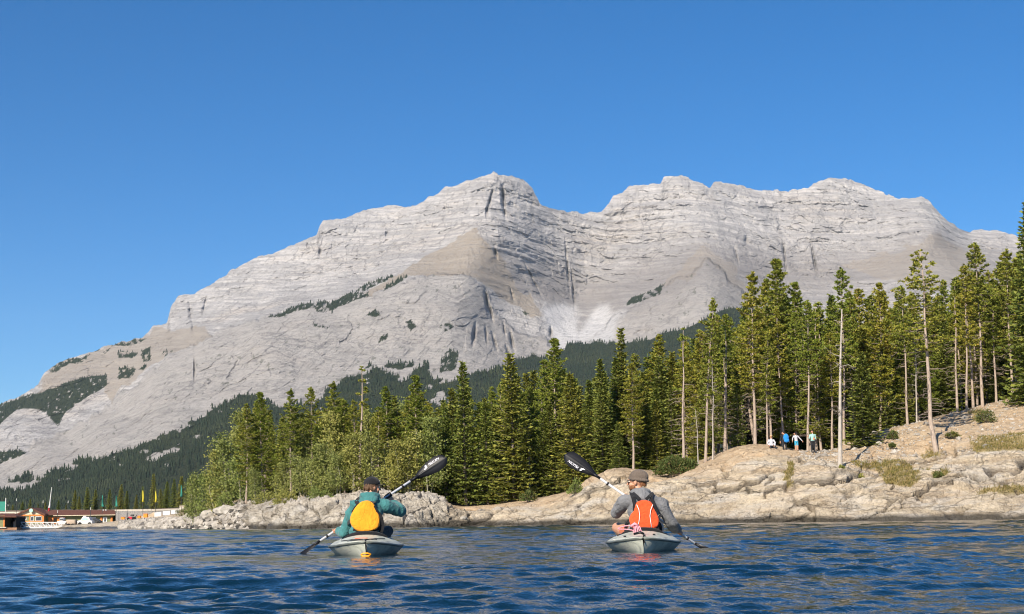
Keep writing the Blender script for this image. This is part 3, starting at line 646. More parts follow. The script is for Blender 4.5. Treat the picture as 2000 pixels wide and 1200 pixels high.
def make_spruce(seed, H=11.0, Rm=1.75, low=0.04, dens=1.0):
    g = np.random.default_rng(seed); out = []; z = low*H
    lean = g.normal(0, 0.012, 2); limbs = []
    while z < H*0.985:
        f = z/H; r0 = Rm*(1-f)**0.80*(0.35+0.65*min(1, f/0.10+0.25))
        nb = int((7 if f < 0.8 else 5)*dens+g.integers(0, 2))
        a0 = g.uniform(0, 6.28)
        for b in range(nb):
            az = a0+b*6.283/nb+g.normal(0, 0.22); r = max(0.10, r0*g.uniform(0.68, 1.22)); zz = z+g.uniform(-.12, .12)
            dh = np.array([math.cos(az), math.sin(az), 0]); sd = np.array([-dh[1], dh[0], 0])
            dr = -0.34+0.55*f; up = 0.18
            ns = max(3, int(r*4.2)); s = (np.arange(ns)+g.uniform(0.2, 0.8, ns))/ns
            p = np.outer(s*r, dh); p[:, 2] = zz+dr*r*s+up*r*s*s; p[:, 0] += lean[0]*zz; p[:, 1] += lean[1]*zz
            for sg in (-1, 1):
                ln = (0.16+0.24*r*(1.05-s))*g.uniform(0.8, 1.25, ns)
                d = unit(dh*0.75+sg*sd*g.uniform(0.45, 1.0, (ns, 1))+np.array([0, 0, 1.0])*g.uniform(-0.35, 0.12, (ns, 1)))
                side = np.cross(d, np.array([0, 0, 1.0])+g.normal(0, 0.45, (ns, 3)))
                out.append(tris(p, d, ln*1.25, 0.085+0.02*r, side))
            tp = p[-1:]; out.append(tris(tp, unit(dh+np.array([0, 0, 0.2]))[None], 0.30+0.08*r, 0.08, None, g))
            hang = tris(p, unit(np.array([0, 0, -1.0])+dh*0.5+g.normal(0, .35, (ns, 3))), 0.20*g.uniform(.7, 1.3, ns), 0.06, None, g); out.append(hang)
            if b % 2 == 0 and f < 0.85: limbs.append(([tuple(x) for x in (np.array([lean[0]*zz, lean[1]*zz, zz]), p[-1])], [0.022, 0.006], 3))
        z += (0.30-0.10*f)*g.uniform(0.8, 1.2)
    top = np.array([[lean[0]*H, lean[1]*H, H*0.96]]); out.append(tris(top, np.array([[0, 0, 1.0]]), H*0.045, 0.05, None, g))
    tr = [([(0, 0, -0.6), (0, 0, 0), (lean[0]*H*.5, lean[1]*H*.5, H*.5), (lean[0]*H, lean[1]*H, H*.97)], [0.20, 0.17, 0.10, 0.015], 7)]
    return stem_mesh("spruce_trunk", tr+limbs, M_sbark), leaf_mesh("spruce_crown", out, M_spruce)

def clump(c, rad, n, g, upb=0.35):
    d = unit(g.normal(0, 1, (n, 3))+np.array([0, 0, upb])); d[:, 2] *= 0.75
    st = np.repeat(c[None], n, 0)+d*rad*0.15
    return tris(st, d, rad*g.uniform(0.75, 1.2, n), rad*0.20, None, g)

def make_pine(seed, H=14.0, crown=0.5, Rm=1.2, sparse=1.0, rad=0.12, dead=14, wild=0.0):
    g = np.random.default_rng(seed); out = []; limbs = []
    nk = 7; bend = np.cumsum(g.normal(0, 0.05+0.10*wild, (nk, 2)), 0); bend -= np.linspace(0, 1, nk)[:, None]*bend[-1]*0.4; bend[0] = 0
    zs = np.linspace(0, H, nk)
    ax = lambda z: np.array([np.interp(z, zs, bend[:, 0]), np.interp(z, zs, bend[:, 1]), z])
    z = H*(1-crown)
    while z < H*0.985:
        f = (z-H*(1-crown))/(H*crown)
        prof = (0.70+0.30*math.sin(min(1, f/0.35)*1.57)) if f < 0.35 else (1-(f-0.35)/0.65)**0.62
        nb = int(g.integers(3, 6)); a0 = g.uniform(0, 6.28); wl = g.uniform(0.65, 1.25)
        for b in range(nb):
            if g.random() > sparse: continue
            az = a0+b*6.283/nb+g.normal(0, .3); L = max(0.16, Rm*prof*wl*g.uniform(0.5, 1.2)); el = g.uniform(-0.22, 0.12)+0.55*f*f; zb = z+g.uniform(-.1, .1)
            d = np.array([math.cos(az)*math.cos(el), math.sin(az)*math.cos(el), math.sin(el)])
            p0 = ax(zb); p1 = p0+d*L*0.6+np.array([0, 0, -0.06*L]); p2 = p0+d*L+np.array([0, 0, 0.16*L])
            limbs.append(([tuple(p0), tuple(p1), tuple(p2)], [0.024, 0.015, 0.006], 3))
            nc = 3+int(L*8.0); sd = np.array([-d[1], d[0], 0])
            for k in range(nc):
                s = 1-g.random()**1.5*0.72; c = p0+(p1-p0)*(s/.6) if s < .6 else p1+(p2-p1)*((s-.6)/.4)
                c = c+sd*g.normal(0, 0.16*L+0.03)*(1.15-s*.5)+np.array([0, 0, g.uniform(0, .07)])
                n_ = 12; dd_ = unit(g.normal(0, .75, (n_, 3))*np.array([1, 1, .55])+d*.55+np.array([0, 0, .45])); rr_ = g.uniform(0.15, 0.28)
                out.append(tris(np.repeat(c[None], n_, 0)-dd_*rr_*.1, dd_, rr_*g.uniform(.75, 1.25, n_), rr_*0.15, None, g))
        z += g.uniform(0.20, 0.48)*(1-0.35*f)
    out.append(clump(ax(H), 0.26, 16, g, 1.4))
    for k in range(dead):
        zz = g.uniform(0.10, 1-crown*0.8)*H; az = g.uniform(0, 6.28); L = g.uniform(0.4, 1.5); p0 = ax(zz)
        p1 = p0+np.array([math.cos(az)*L*.6, math.sin(az)*L*.6, -0.02*L]); p2 = p0+np.array([math.cos(az+.2)*L, math.sin(az+.2)*L, g.uniform(-.45, .1)*L])
        limbs.append(([tuple(p0), tuple(p1), tuple(p2)], [0.022, 0.013, 0.005], 3))
        for s_ in range(3):
            q = p1+(p2-p1)*g.uniform(0, 1); e = q+g.normal(0, .22, 3)*np.array([1, 1, .7]); limbs.append(([tuple(q), tuple(e)], [0.009, 0.003], 3))
    tp = [tuple(ax(zz)) for zz in zs]; tp = [(0, 0, -0.7)]+tp
    rr = [rad*1.25, rad*1.12]+[rad*(1-0.86*(zz/H)) for zz in zs[1:]]
    return stem_mesh("pine_trunk", [(tp, rr, 8)]+limbs, M_bark), leaf_mesh("pine_crown", out, M_pine)

def make_snag(seed, H=11.0, rad=0.13, nb=16):
    g = np.random.default_rng(seed); nk = 6; bend = np.cumsum(g.normal(0, 0.06, (nk, 2)), 0); bend[0] = 0; zs = np.linspace(0, H, nk)
    ax = lambda z: np.array([np.interp(z, zs, bend[:, 0]), np.interp(z, zs, bend[:, 1]), z]); limbs = []; out = []
    for k in range(nb):
        zz = H*g.uniform(0.25, 0.97); az = g.uniform(0, 6.28); L = g.uniform(0.3, 1.3)*(1.15-zz/H*0.6); p0 = ax(zz)
        p1 = p0+np.array([math.cos(az)*L*.5, math.sin(az)*L*.5, .12*L]); p2 = p0+np.array([math.cos(az+.3)*L, math.sin(az+.3)*L, g.uniform(-.2, .55)*L])
        limbs.append(([tuple(p0), tuple(p1), tuple(p2)], [0.03, 0.018, 0.005], 4))
        for j in range(3):
            q = p0+(p2-p0)*g.uniform(0.3, 1); e = q+g.normal(0, .25, 3); limbs.append(([tuple(q), tuple(e)], [0.010, 0.003], 3))
            out.append(tris((q+g.normal(0, .05, 3))[None], unit(g.normal(0, 1, (1, 3))), 0.22, 0.02, None, g))
    tp = [(0, 0, -0.7)]+[tuple(ax(z)) for z in zs]; rr = [rad*1.35, rad*1.15]+[rad*(1-0.78*z/H) for z in zs[1:]]
    return stem_mesh("snag_trunk", [(tp, rr, 8)]+limbs, M_snag), leaf_mesh("snag_twigs", out, M_dead)

def make_aspen(seed, H=7.0, Rm=1.5, stems=3, nleaf=2600, mat=None):
    g = np.random.default_rng(seed); limbs = []; out = []; tips = []
    for s in range(stems):
        az = g.uniform(0, 6.28); off = np.array([math.cos(az), math.sin(az), 0])*g.uniform(0.05, 0.5); h = H*g.uniform(0.75, 1.0)
        top = off*2.0+np.array([g.normal(0, .3), g.normal(0, .3), h]); p = [off, off*1.6+np.array([g.normal(0, .35), g.normal(0, .35), h*.45]), top]
        limbs.append(([tuple(off-np.array([0, 0, .5]))]+[tuple(x) for x in p], [0.06, 0.055, 0.035, 0.010], 6))
        for b in range(16):
            f = g.uniform(0.10, 0.98); q = p[1]+(p[2]-p[1])*(f-.45)/.55 if f > .45 else p[0]+(p[1]-p[0])*f/.45
            a2 = g.uniform(0, 6.28); L = Rm*g.uniform(.4, .85)*(1.1-f*0.75); e = q+np.array([math.cos(a2)*L, math.sin(a2)*L, L*g.uniform(.4, 1.1)])
            limbs.append(([tuple(q), tuple((q+e)/2+np.array([0, 0, -.05])), tuple(e)], [0.022, 0.014, 0.005], 4)); tips += [(q+e)/2, e, q*.3+e*.7]
        tips += [top, p[1]*.3+top*.7]
    tips = np.array(tips); c = tips[g.integers(0, len(tips), nleaf)]+g.normal(0, 0.30, (nleaf, 3))
    out.append(tris(c, unit(g.normal(0, 1, (nleaf, 3))+np.array([0, 0, -.3])), g.uniform(.14, .26, nleaf), 0.070, None, g))
    return stem_mesh("aspen_stems", limbs, M_abark), leaf_mesh("aspen_crown", out, mat or M_aspen)

VAR = {
 'spruce': [(make_spruce(s, 11, w, 0.03, dn), 11.0) for s, w, dn in ((1, 1.75, 1), (2, 1.5, 1), (3, 1.95, 1.1), (4, 1.35, .9), (5, 1.65, 1.1))],
 'pine': [(make_pine(s, 14, c, w, sp, .118, dd), 14.0) for s, c, w, sp, dd in ((11, .68, 1.5, .95, 18), (12, .56, 1.3, .9, 26), (13, .80, 1.55, .95, 14), (14, .62, 1.2, .85, 24), (15, .88, 1.6, .97, 12), (16, .50, 1.45, .9, 28), (17, .93, 1.5, .9, 10), (18, .74, 1.25, .95, 18))],
 'tallpine': [(make_pine(21, 14, .50, 1.85, .50, .165, 44, .8), 14.0)],
 'barepine': [(make_pine(23, 12, .75, .7, .16, .14, 30, .5), 12.0), (make_pine(24, 12, .45, .8, .28, .13, 34, .4), 12.0)],
 'snag': [(make_snag(31, 11), 11.0), (make_snag(32, 11, .10, 24), 11.0)],
 'aspen': [(make_aspen(s, 7, 1.5, st, 3000), 7.0) for s, st in ((41, 3), (42, 4), (43, 2))]}
PARTS = {'spruce': ('trunk', 'crown'), 'pine': ('trunk', 'crown'), 'tallpine': ('trunk', 'crown'), 'barepine': ('trunk', 'crown'), 'snag': ('trunk', 'twigs'), 'aspen': ('trunk', 'crown')}
NAMES = {'spruce': 'spruce_tree', 'pine': 'pine_tree', 'tallpine': 'pine_tree', 'barepine': 'pine_tree', 'snag': 'dead_tree', 'aspen': 'aspen_tree'}
prs = random.Random(5)
def plant(kind, px, D, top, label, group=None, wid=1.0, var=None, topx=None, py=None):
    """a tree rooted in the ground at a photo column and distance, its tip at photo row `top`"""
    if py is not None:       # on the row where the photo shows its foot
        b = V(px, py, D); b.z = min(b.z, ground(px, D).z+0.1)
    else: b = ground(px, D)
    H = V(px, top, D).z-b.z
    vi = prs.randrange(len(VAR[kind])) if var is None else var
    (tm, cm), h0 = VAR[kind][vi]
    r = empty(NAMES[kind], b); s = H/h0; w = wid*(s**0.6 if kind in ('pine', 'tallpine', 'barepine', 'snag') else s**0.8)
    r.scale = (w, w, s); r.rotation_euler = (prs.gauss(0, .012), prs.gauss(0, .012), prs.uniform(0, 6.28))
    if topx is not None: r.rotation_euler[1] = math.atan2((V(topx, top, D).x-b.x), H); r.rotation_euler[2] = 0
    tag(r, label, 'tree', group)
    link(PARTS[kind][0], tm, r, False); cr = link(PARTS[kind][1], cm, r, False)
    if kind == 'snag': cr["kind"] = "stuff"
    return r

# trees that stand out one by one
HAND = [ # kind, column, distance, top row, width, variant, foot row, top column, label
 ('tallpine',1828,98.5,490,1.05,0,872,1808,"tall pale-trunked pine with flat ragged crown standing alone on the dirt ledge"),
 ('snag',1641,95.5,605,1.15,0,914,1634,"bare bleached dead trunk rooted lowest on the rock ledge edge"),
 ('pine',1648,107,527,0.95,1,None,1641,"slim pointed pine directly behind the bleached dead trunk"),
 ('spruce',1686,103,688,1.15,2,None,None,"bright yellow-green young fir with low skirts beside the dirt path"),
 ('barepine',1335,104,645,1.0,1,893,1332,"thin grey half-dead pine rising right behind the round juniper bush"),
 ('snag',1363,103.5,800,.8,1,894,1359,"short bent bare trunk beside the round juniper bush"),
 ('pine',1378,104.5,585,1.0,3,892,1391,"slender pine with lopsided crown leaning right near the juniper bush"),
 ('snag',1392,104,705,.7,1,890,1391,"thin straight grey dead pole between two pines near juniper"),
 ('barepine',1416,107,640,1.0,0,880,1412,"sparse brownish dying pine left of the rock crest"),
 ('pine',1475,107,535,1.1,0,868,1464,"tall pine with dark forked top left of the seated hiker"),
 ('pine',1499,104.5,650,.9,3,869,1497,"straight pink-barked pine trunk directly beside the seated hiker"),
 ('pine',1527,112,510,1.2,4,None,1518,"bushy-topped tallest pine above the hikers"),
 ('pine',1553,113,555,1.1,2,None,1548,"broad pine just right of the bushy-topped tallest pine"),
 ('pine',1578,103.6,590,.95,5,884,1575,"bare-trunked pine rooted at the standing hiker's feet"),
 ('barepine',1594,109,600,.9,1,None,1590,"thin dead-topped pine just behind the standing hiker"),
 ('pine',1625,106,650,1.0,1,872,1619,"medium pine between the standing hiker and the bleached trunk"),
 ('pine',1718,112,556,1.05,2,None,1712,"full green pine behind the yellow-green young fir"),
 ('pine',1772,109.5,560,.95,5,822,1760,"straight pine left of the tall lone pale-trunked pine"),
 ('snag',1790,111,640,.8,1,None,1786,"greyish dead pole just left of the lone pale-trunked pine"),
 ('pine',1888,111,520,.95,1,797,1880,"slim pine right of the lone pale-trunked pine"),
 ('pine',1919,111.5,477,1.1,5,790,1903,"tall straight pine with narrow dark crown near right edge"),
 ('barepine',1868,113,560,.9,1,None,1862,"sparse twiggy pine behind the lone pale-trunked pine"),
 ('pine',1946,113,545,1.0,3,785,1936,"slim-trunked shorter pine among tall pines near right edge"),
 ('pine',1978,113,490,1.05,0,778,1960,"tall pine with spreading green top second from right edge"),
 ('spruce',2012,108,388,.95,0,None,2003,"very tall dark spruce cut by the right picture edge"),
 ('spruce',1005,115.5,690,1.12,2,972,None,"broad full spruce with skirts to the ground left of raised right paddle"),
 ('spruce',910,116.5,703,.95,1,975,None,"narrow spire-topped spruce right of the raised left paddle"),
 ('spruce',953,117,785,1.0,4,972,None,"mid-height spruce between the spire-topped spruce and the broad skirted spruce"),
 ('spruce',872,117,790,.95,0,975,None,"dark spruce behind the tip of the left paddle"),
 ('pine',1086,121,664,1.15,4,None,1085,"round-topped pine poking above the stand left of right paddle"),
 ('spruce',1122,112,725,1.1,0,950,None,"broad dark spruce directly behind the right paddle blade"),
 ('spruce',1217,116,638,.95,3,None,None,"tall pointed spruce rising above the grey beanie"),
 ('spruce',1180,113,700,1.05,1,None,None,"full spruce between the right paddle blade and the beanie"),
 ('spruce',1250,112,735,1.0,4,None,None,"dark green spruce right behind the grey beanie"),
 ('spruce',1285,111,780,1.0,1,None,None,"short spruce behind the left end of the juniper bush"),
 ('pine',1293,118,655,1.1,2,None,None,"full pine above the juniper bush left of the half-dead pine"),
 ('pine',513,127,768,1.05,4,None,510,"dense tall pine at the left end of the stand"),
 ('pine',480,126,790,1.0,2,None,478,"leftmost tall pine of the stand behind the rocky outcrop"),
 ('pine',566,126,762,1.0,0,None,565,"tall pine with reddish lower trunk above the left outcrop"),
 ('pine',607,127,758,.9,5,None,607,"pine with small high tuft against the grey slope"),
 ('pine',650,125,748,1.05,0,None,648,"pine with ragged top above the left paddler's shoulder"),
 ('barepine',702,123,718,1.15,0,None,702,"tall ragged half-bare pine above the black cap"),
 ('pine',757,124,757,1.1,2,None,750,"broad-topped pine between the black cap and left paddle"),
 ('pine',815,121,735,1.15,4,None,813,"dark bushy pine above the left paddle blade"),
 ('aspen',398,150,903,1.25,0,None,None,"small pale green poplar at the left end of the rocky shore"),
 ('aspen',452,134,845,1.25,1,None,None,"tall pale green poplar clump left of the pine stand"),
 ('aspen',425,136,880,1.1,2,None,None,"pale poplar between the small shore poplar and the tall clump"),
 ('aspen',590,118,880,1.2,0,None,None,"light green poplar left of the teal hooded paddler"),
 ('aspen',690,114,850,1.25,2,None,None,"bare-stemmed light poplar directly behind the black cap"),
 ('aspen',735,114.5,842,1.25,1,None,None,"light green poplar right of the black cap"),
 ('aspen',790,114.5,838,1.25,0,None,None,"light poplar below the raised left paddle"),
 ('aspen',835,114.5,815,1.2,2,None,None,"slim light poplar just left of the raised left paddle blade"),
 ('aspen',640,116,885,1.2,1,None,None,"light green poplar above the left rock outcrop"),
 ('aspen',612,115.5,868,1.2,2,None,None,"pale poplar left of the left paddler's head, beside a taller pine"),
 ('aspen',760,113.5,862,1.2,2,None,None,"light poplar under the shaft of the left paddle"),
 ('aspen',664,114.5,872,1.2,0,None,None,"light poplar just left of the black cap"),
 ('aspen',470,128,870,1.25,2,None,None,"pale poplar in front of the leftmost tall pine"),
 ('aspen',500,122,915,1.1,1,None,None,"low pale poplar on the sandy bank at the left"),
 ('aspen',378,158,925,1.1,1,None,None,"leftmost low poplar beside the stone pillar"),
 ('aspen',540,122,905,1.1,2,None,None,"low light poplar in front of the left pines"),
]
for k, px, D, top, w, vi, py, tx, lab in HAND: plant(k, px, D, top, lab, None, w, vi, tx, py)
# the rest of the stand, row behind row
TOPS = np.array([(440,850),(470,800),(500,785),(540,785),(570,780),(610,790),(650,770),(700,760),(720,765),(760,775),(810,755),(850,780),(880,760),(900,735),(950,750),(1000,715),(1040,710),(1085,700),(1130,735),(1180,700),(1215,680),(1250,680),(1290,670),(1330,670),(1390,620),(1440,610),(1470,560),(1520,545),(1560,580),(1590,605),(1640,570),(1680,570),(1720,565),(1760,560),(1805,560),(1850,540),(1900,520),(1960,520),(2010,470),(2100,470)], float)
def zone_of(px):
    return ("behind the left rocky outcrop" if px < 700 else "behind the left paddler" if px < 880 else "behind the low pale beach" if px < 1140 else
            "behind the juniper bush" if px < 1420 else "behind the hikers" if px < 1620 else "behind the dirt path" if px < 1800 else "on the right-hand slope")
crest_d = lambda px: float(np.interp(px, LPX, pd[2]))
fill = []
ROWS = [(4, 28, .70, .93, 'second row'), (10, 26, .78, 1.0, 'third row'), (19, 27, .84, 1.02, 'fourth row'), (32, 25, .80, .98, 'rearmost row')]
for ri, (off, step, h0, h1, rname) in enumerate(ROWS):
    px = 462+ri*7
    while px < 2075:
        D = crest_d(px)+off*(1 if px > 450 else 1)+prs.uniform(-1.5, 1.5); u = prs.random()
        if px < 880: kind = 'pine' if u < .48 else 'spruce' if u < .9 else 'aspen'
        elif px < 1330: kind = 'spruce' if u < .76 else 'pine'
        else: kind = 'pine' if u < (.62 if ri < 2 else .5) else 'barepine' if u < .72 and ri < 2 else 'spruce'
        ty = float(np.interp(px, TOPS[:, 0], TOPS[:, 1])); by = V(px, ty, D); gz = ground(px, D).z
        frac = prs.uniform(h0, h1)
        if ri == 0 and kind == 'spruce': frac *= prs.uniform(.5, .95)
        if ri == 0 and px > 1700: px += 12
        topy = hor(px)-(gz+(by.z-gz)*frac-0.35)*F/D
        size = "tall" if frac > .9 else "mid-height" if frac > .75 else "low"
        knd = {'pine': 'green pine', 'spruce': 'dark green spruce', 'aspen': 'light green poplar', 'barepine': 'half-bare pine'}[kind]
        z_ = zone_of(px)
        fill.append((f"{size} {knd} in the {rname} {z_}", px, plant(kind, px, D, topy, "tree", f"{knd} trees {z_}", prs.uniform(.9, 1.2))))
        px += step*prs.uniform(.7, 1.3)
ORD = ['first', 'second', 'third', 'fourth', 'fifth', 'sixth', 'seventh', 'eighth', 'ninth', 'tenth', 'eleventh', 'twelfth']
for lab in {f[0] for f in fill}:
    same = sorted([f for f in fill if f[0] == lab], key=lambda f: f[1])
    for i, f in enumerate(same): f[2]["label"] = lab if len(same) == 1 else lab+", "+ORD[i]+" from left"
# conifers behind the marina
for i, (px, top, D) in enumerate([(8,982,395),(24,985,400),(40,978,392),(58,974,396),(72,983,402),(88,981,398),(112,976,392),(128,985,398),(143,957,372),(168,951,370),(183,956,374),(212,955,372),(232,946,370),(246,958,376),(263,967,372),(276,950,368),(297,925,352),(312,955,360),(322,941,350),(338,936,348),(352,929,340),(366,932,320),(378,930,300),(200,970,385),(154,970,385)]):
    plant('spruce', px, D, top, f"small dark conifer behind the marina, {['first','second','third','fourth','fifth','sixth','seventh','eighth','ninth','tenth','eleventh','twelfth','thirteenth','fourteenth','fifteenth','sixteenth','seventeenth','eighteenth','nineteenth','twentieth','twenty-first','twenty-second','twenty-third','twenty-fourth','twenty-fifth'][sorted([8,24,40,58,72,88,112,128,143,168,183,212,232,246,263,276,297,312,322,338,352,366,378,200,154]).index(px)]} from the left", "conifers behind the marina", 1.15)

# shrubs
def bush(px, py, D, w, h, label, mat, name="bush", n=2600, seed=1, part=('stems', 'foliage'), leafs=0.16, group=None):
    g = np.random.default_rng(seed); b = V(px, py, D); gz = ground(px, D).z; b.z = min(b.z, gz+0.15)
    r = empty(name, b); tag(r, label, 'bush', group)
    d = unit(g.normal(0, 1, (n, 3))); d[:, 2] = np.abs(d[:, 2]); rr = g.uniform(.55, 1.0, n)**.6
    lump = 1+(0.25 if n > 5000 else 0.7)*fbm(d[:, 0]*2.2+seed, d[:, 1]*2.2, d[:, 2]*2.2, 3, seed)
    p = d*rr[:, None]*lump[:, None]*np.array([w/2, w/2.4, h])
    dirs = unit(d*0.8+g.normal(0, .55, (n, 3))+np.array([0, 0, .35]))
    q = tris(p, dirs, leafs*g.uniform(.7, 1.3, n), leafs*.26, None, g)
    st = []
    for k in range(9):
        a = g.uniform(0, 6.28); e = np.array([math.cos(a)*w*.36, math.sin(a)*w*.3, h*g.uniform(.4, .8)]); st.append(([(0, 0, -.4), tuple(e*.5+np.array([0, 0, .05])), tuple(e)], [.05, .03, .01], 5))
    link(part[0], stem_mesh("bush_stems", st, M_sbark), r, False); link(part[1], leaf_mesh("bush_foliage", [q], mat), r, False)
bush(1322, 926, 102, 3.2, 1.25, "low round dense juniper bush on the pale rock", M_juniper, "juniper_bush", 6500, 3, leafs=.17)
for i, (px, py, D, w, h, lab, m_) in enumerate([(1743,846,104,.65,.5,"small green bush on the slope right of the young fir",M_juniper),(1925,822,104,1.2,.8,"grey-green bush on the upper right slope",M_juniper),
    (1125,965,101,1.0,.9,"leafy green bush at the left foot of the pale rock",M_aspen),(1032,975,111,1.3,.7,"low bush under the broad skirted spruce",M_juniper),(1860,845,100,.8,.28,"low bush at the right foot of the lone pale-trunked pine",M_juniper),
    (1742,862,101,.4,.2,"tiny green tuft below the small slope bush",M_juniper),(1678,924,95.5,.5,.4,"tiny green bush on the ledge right of the bleached trunk",M_aspen),(1970,905,94,.6,.45,"small dark bush on the right-hand rock slab",M_juniper),
    (1990,790,110,1.6,.7,"green bush on the crest at the right edge",M_juniper),(1836,936,93,.8,.4,"green tuft in a hollow of the right rock face",M_juniper),(1645,922,95,.35,.35,"little green sprout at the foot of the bleached trunk",M_aspen),
    (365,1001,190,2.6,1.1,"olive bush beside the stone pillar",M_juniper),(385,1003,165,2.2,.9,"low olive bush on the left rocky bank",M_juniper),(560,984,112,2.0,1.1,"low green bush atop the left outcrop",M_aspen),(520,986,116,2.2,.9,"low green bush on the sandy bank",M_aspen),(625,982,110,1.9,1.0,"green bush on the outcrop left of the paddler",M_aspen),(440,990,128,1.8,1.1,"green bush at the foot of the tall poplar clump",M_aspen)]):
    bush(px, py, D, w, h, lab, m_, "bush", int(350+500*w), 50+i, leafs=.14)
# dry grass in the hollows of the rock
g = np.random.default_rng(3); gi = np.argwhere((grassm > 0.5) & (rownum > segs[0]+20) & (rownum < r_crest+6)); gi = gi[g.integers(0, len(gi), 9000)]
gp = LP[gi[:, 0], gi[:, 1]]+g.normal(0, .06, (len(gi), 3))*np.array([1, 1, .1]); gd = unit(g.normal(0, .4, (len(gi), 3))+np.array([0, 0, 1.0]))
tag(link("grass", leaf_mesh("grass", [tris(gp, gd, g.uniform(.10, .30, len(gi)), .016, None, g)], M_grass)), "dry yellow-green grass in the hollows of the right rock", "grass", kind="stuff")

# stones: loose riprap along the left shore and boulders
def stone_verts(g, n=1):
    ico = bmesh.new(); bmesh.ops.create_icosphere(ico, subdivisions=n, radius=1.0); v = np.array([x.co[:] for x in ico.verts]); f = np.array([[q.index for q in p.verts] for p in ico.faces]); ico.free()
    return v, f
M_stone = pm("boulder_rock", (0.36, 0.33, 0.285), 0.35, 2.0, 0.9, 0.5, 0.05, 0.15)
M_dkstone = pm("dark_rock", (0.20, 0.185, 0.165), 0.3, 2.0, 0.9, 0.5, 0.05, 0.15)
sv, sf = stone_verts(None, 1); g = np.random.default_rng(17)
VV, FF2 = [], []; nst = 900
for i in range(nst):
    px = g.uniform(235, 480); wd = float(np.interp(px, LPX, Wd)); d2 = float(np.interp(px, LPX, pd[0]))
    D = wd-0.6+(d2+6-wd)*g.uniform(0, 1)**1.2; p = ground(px, D); s = g.uniform(.18, .5)*D/160
    v = sv*(1+0.28*g.normal(0, 1, (len(sv), 1)).clip(-1, 1))*np.array([g.uniform(.8, 1.5), g.uniform(.7, 1.2), g.uniform(.5, .9)])*s
    a = g.uniform(0, 6.28); v = v @ np.array([[math.cos(a), -math.sin(a), 0], [math.sin(a), math.cos(a), 0], [0, 0, 1]])
    FF2.append(sf+len(sv)*i); VV.append(v+np.array(p)+np.array([0, 0, s*.15]))
t = NT("riprap"); isl = t.n("NewGeometry").outputs["Random Per Island"]; v = t.coord()
t.fin(t.mix(0.35, t.ramp(isl, [(0, (.17, .15, .13)), (.5, (.36, .325, .28)), (1, (.52, .48, .42))]), t.ramp(t.noise(4, 4, .6, v), [(.3, (.22, .2, .17)), (.7, (.45, .42, .37))])), .9, t.bump(t.noise(8, 4, .6, v), .5, .04), .15)
# rubble on the right-hand slope
rv_, rf_ = [], []
for i in range(1500):
    px = g.uniform(1560, 2060); D = float(np.interp(px, LPX, pd[1]))-2+(float(np.interp(px, LPX, pd[2]))-float(np.interp(px, LPX, pd[1]))+3)*g.uniform(0, 1); p = ground(px, D); s = g.uniform(.03, .10)*(1.0 if g.random() < .94 else 2.4)
    v_ = sv*(1+0.28*g.normal(0, 1, (len(sv), 1)).clip(-1, 1))*np.array([g.uniform(.8, 1.5), g.uniform(.7, 1.2), g.uniform(.5, .9)])*s; rf_.append(sf+len(sv)*i); rv_.append(v_+np.array(p)+np.array([0, 0, s*.2]))
tag(link("rubble", mesh_np("rubble", np.concatenate(rv_), np.concatenate(rf_), False, [t.m])), "small pale rubble strewn over the right-hand slope", "stones", kind="stuff")
tag(link("riprap_stones", mesh_np("riprap_stones", np.concatenate(VV), np.concatenate(FF2), False, [t.m])), "loose pale riprap stones along the left shore", "stones", kind="stuff")
bl = [(372,1016,1.5,"square pale boulder at the left shore below the olive bush"),(395,1020,1.2,"rounded pale boulder at the waterline left of the outcrop"),(412,1010,1.6,"largest pale boulder on the bank left of the outcrop"),(425,1024,1.1,"pale boulder at the waterline nearest the left outcrop"),(440,1012,1.4,"blocky boulder at the left end of the outcrop"),(355,1022,1.1,"low grey boulder among the riprap near the pillar"),(885,1018,.5,"small pale stone at the right foot of the left outcrop"),(905,1021,.4,"flat pale stone at the waterline beside the pale slab")]
for i, (px, py, s, lab) in enumerate(bl):
    g = np.random.default_rng(200+i); v, f = stone_verts(None, 3); n_ = fbm(v[:, 0]*1.3+i*7, v[:, 1]*1.3, v[:, 2]*1.3, 4, 5+i)
    w1, w2, cd = worley(v[:, 0]*1.2+i*9, v[:, 1]*1.2, v[:, 2]*1.2, 9); v = v*(1+.30*n_+.25*(cd-.5))[:, None]*np.array([1, .8, .62])*s*.6
    D = 0.35*F/max(2.0, py-hor(px)); wd = float(np.interp(px, LPX, Wd)); D = wd+(1.0 if py > 1018 else 8.0)*(2.5 if px < 400 else 1); p = ground(px, D)
    tag(link("boulder", mesh_np("boulder", v+np.array(p)+np.array([0, 0, .15*s]), f, False, [M_stone])), lab, "boulder", "boulders along the shore")

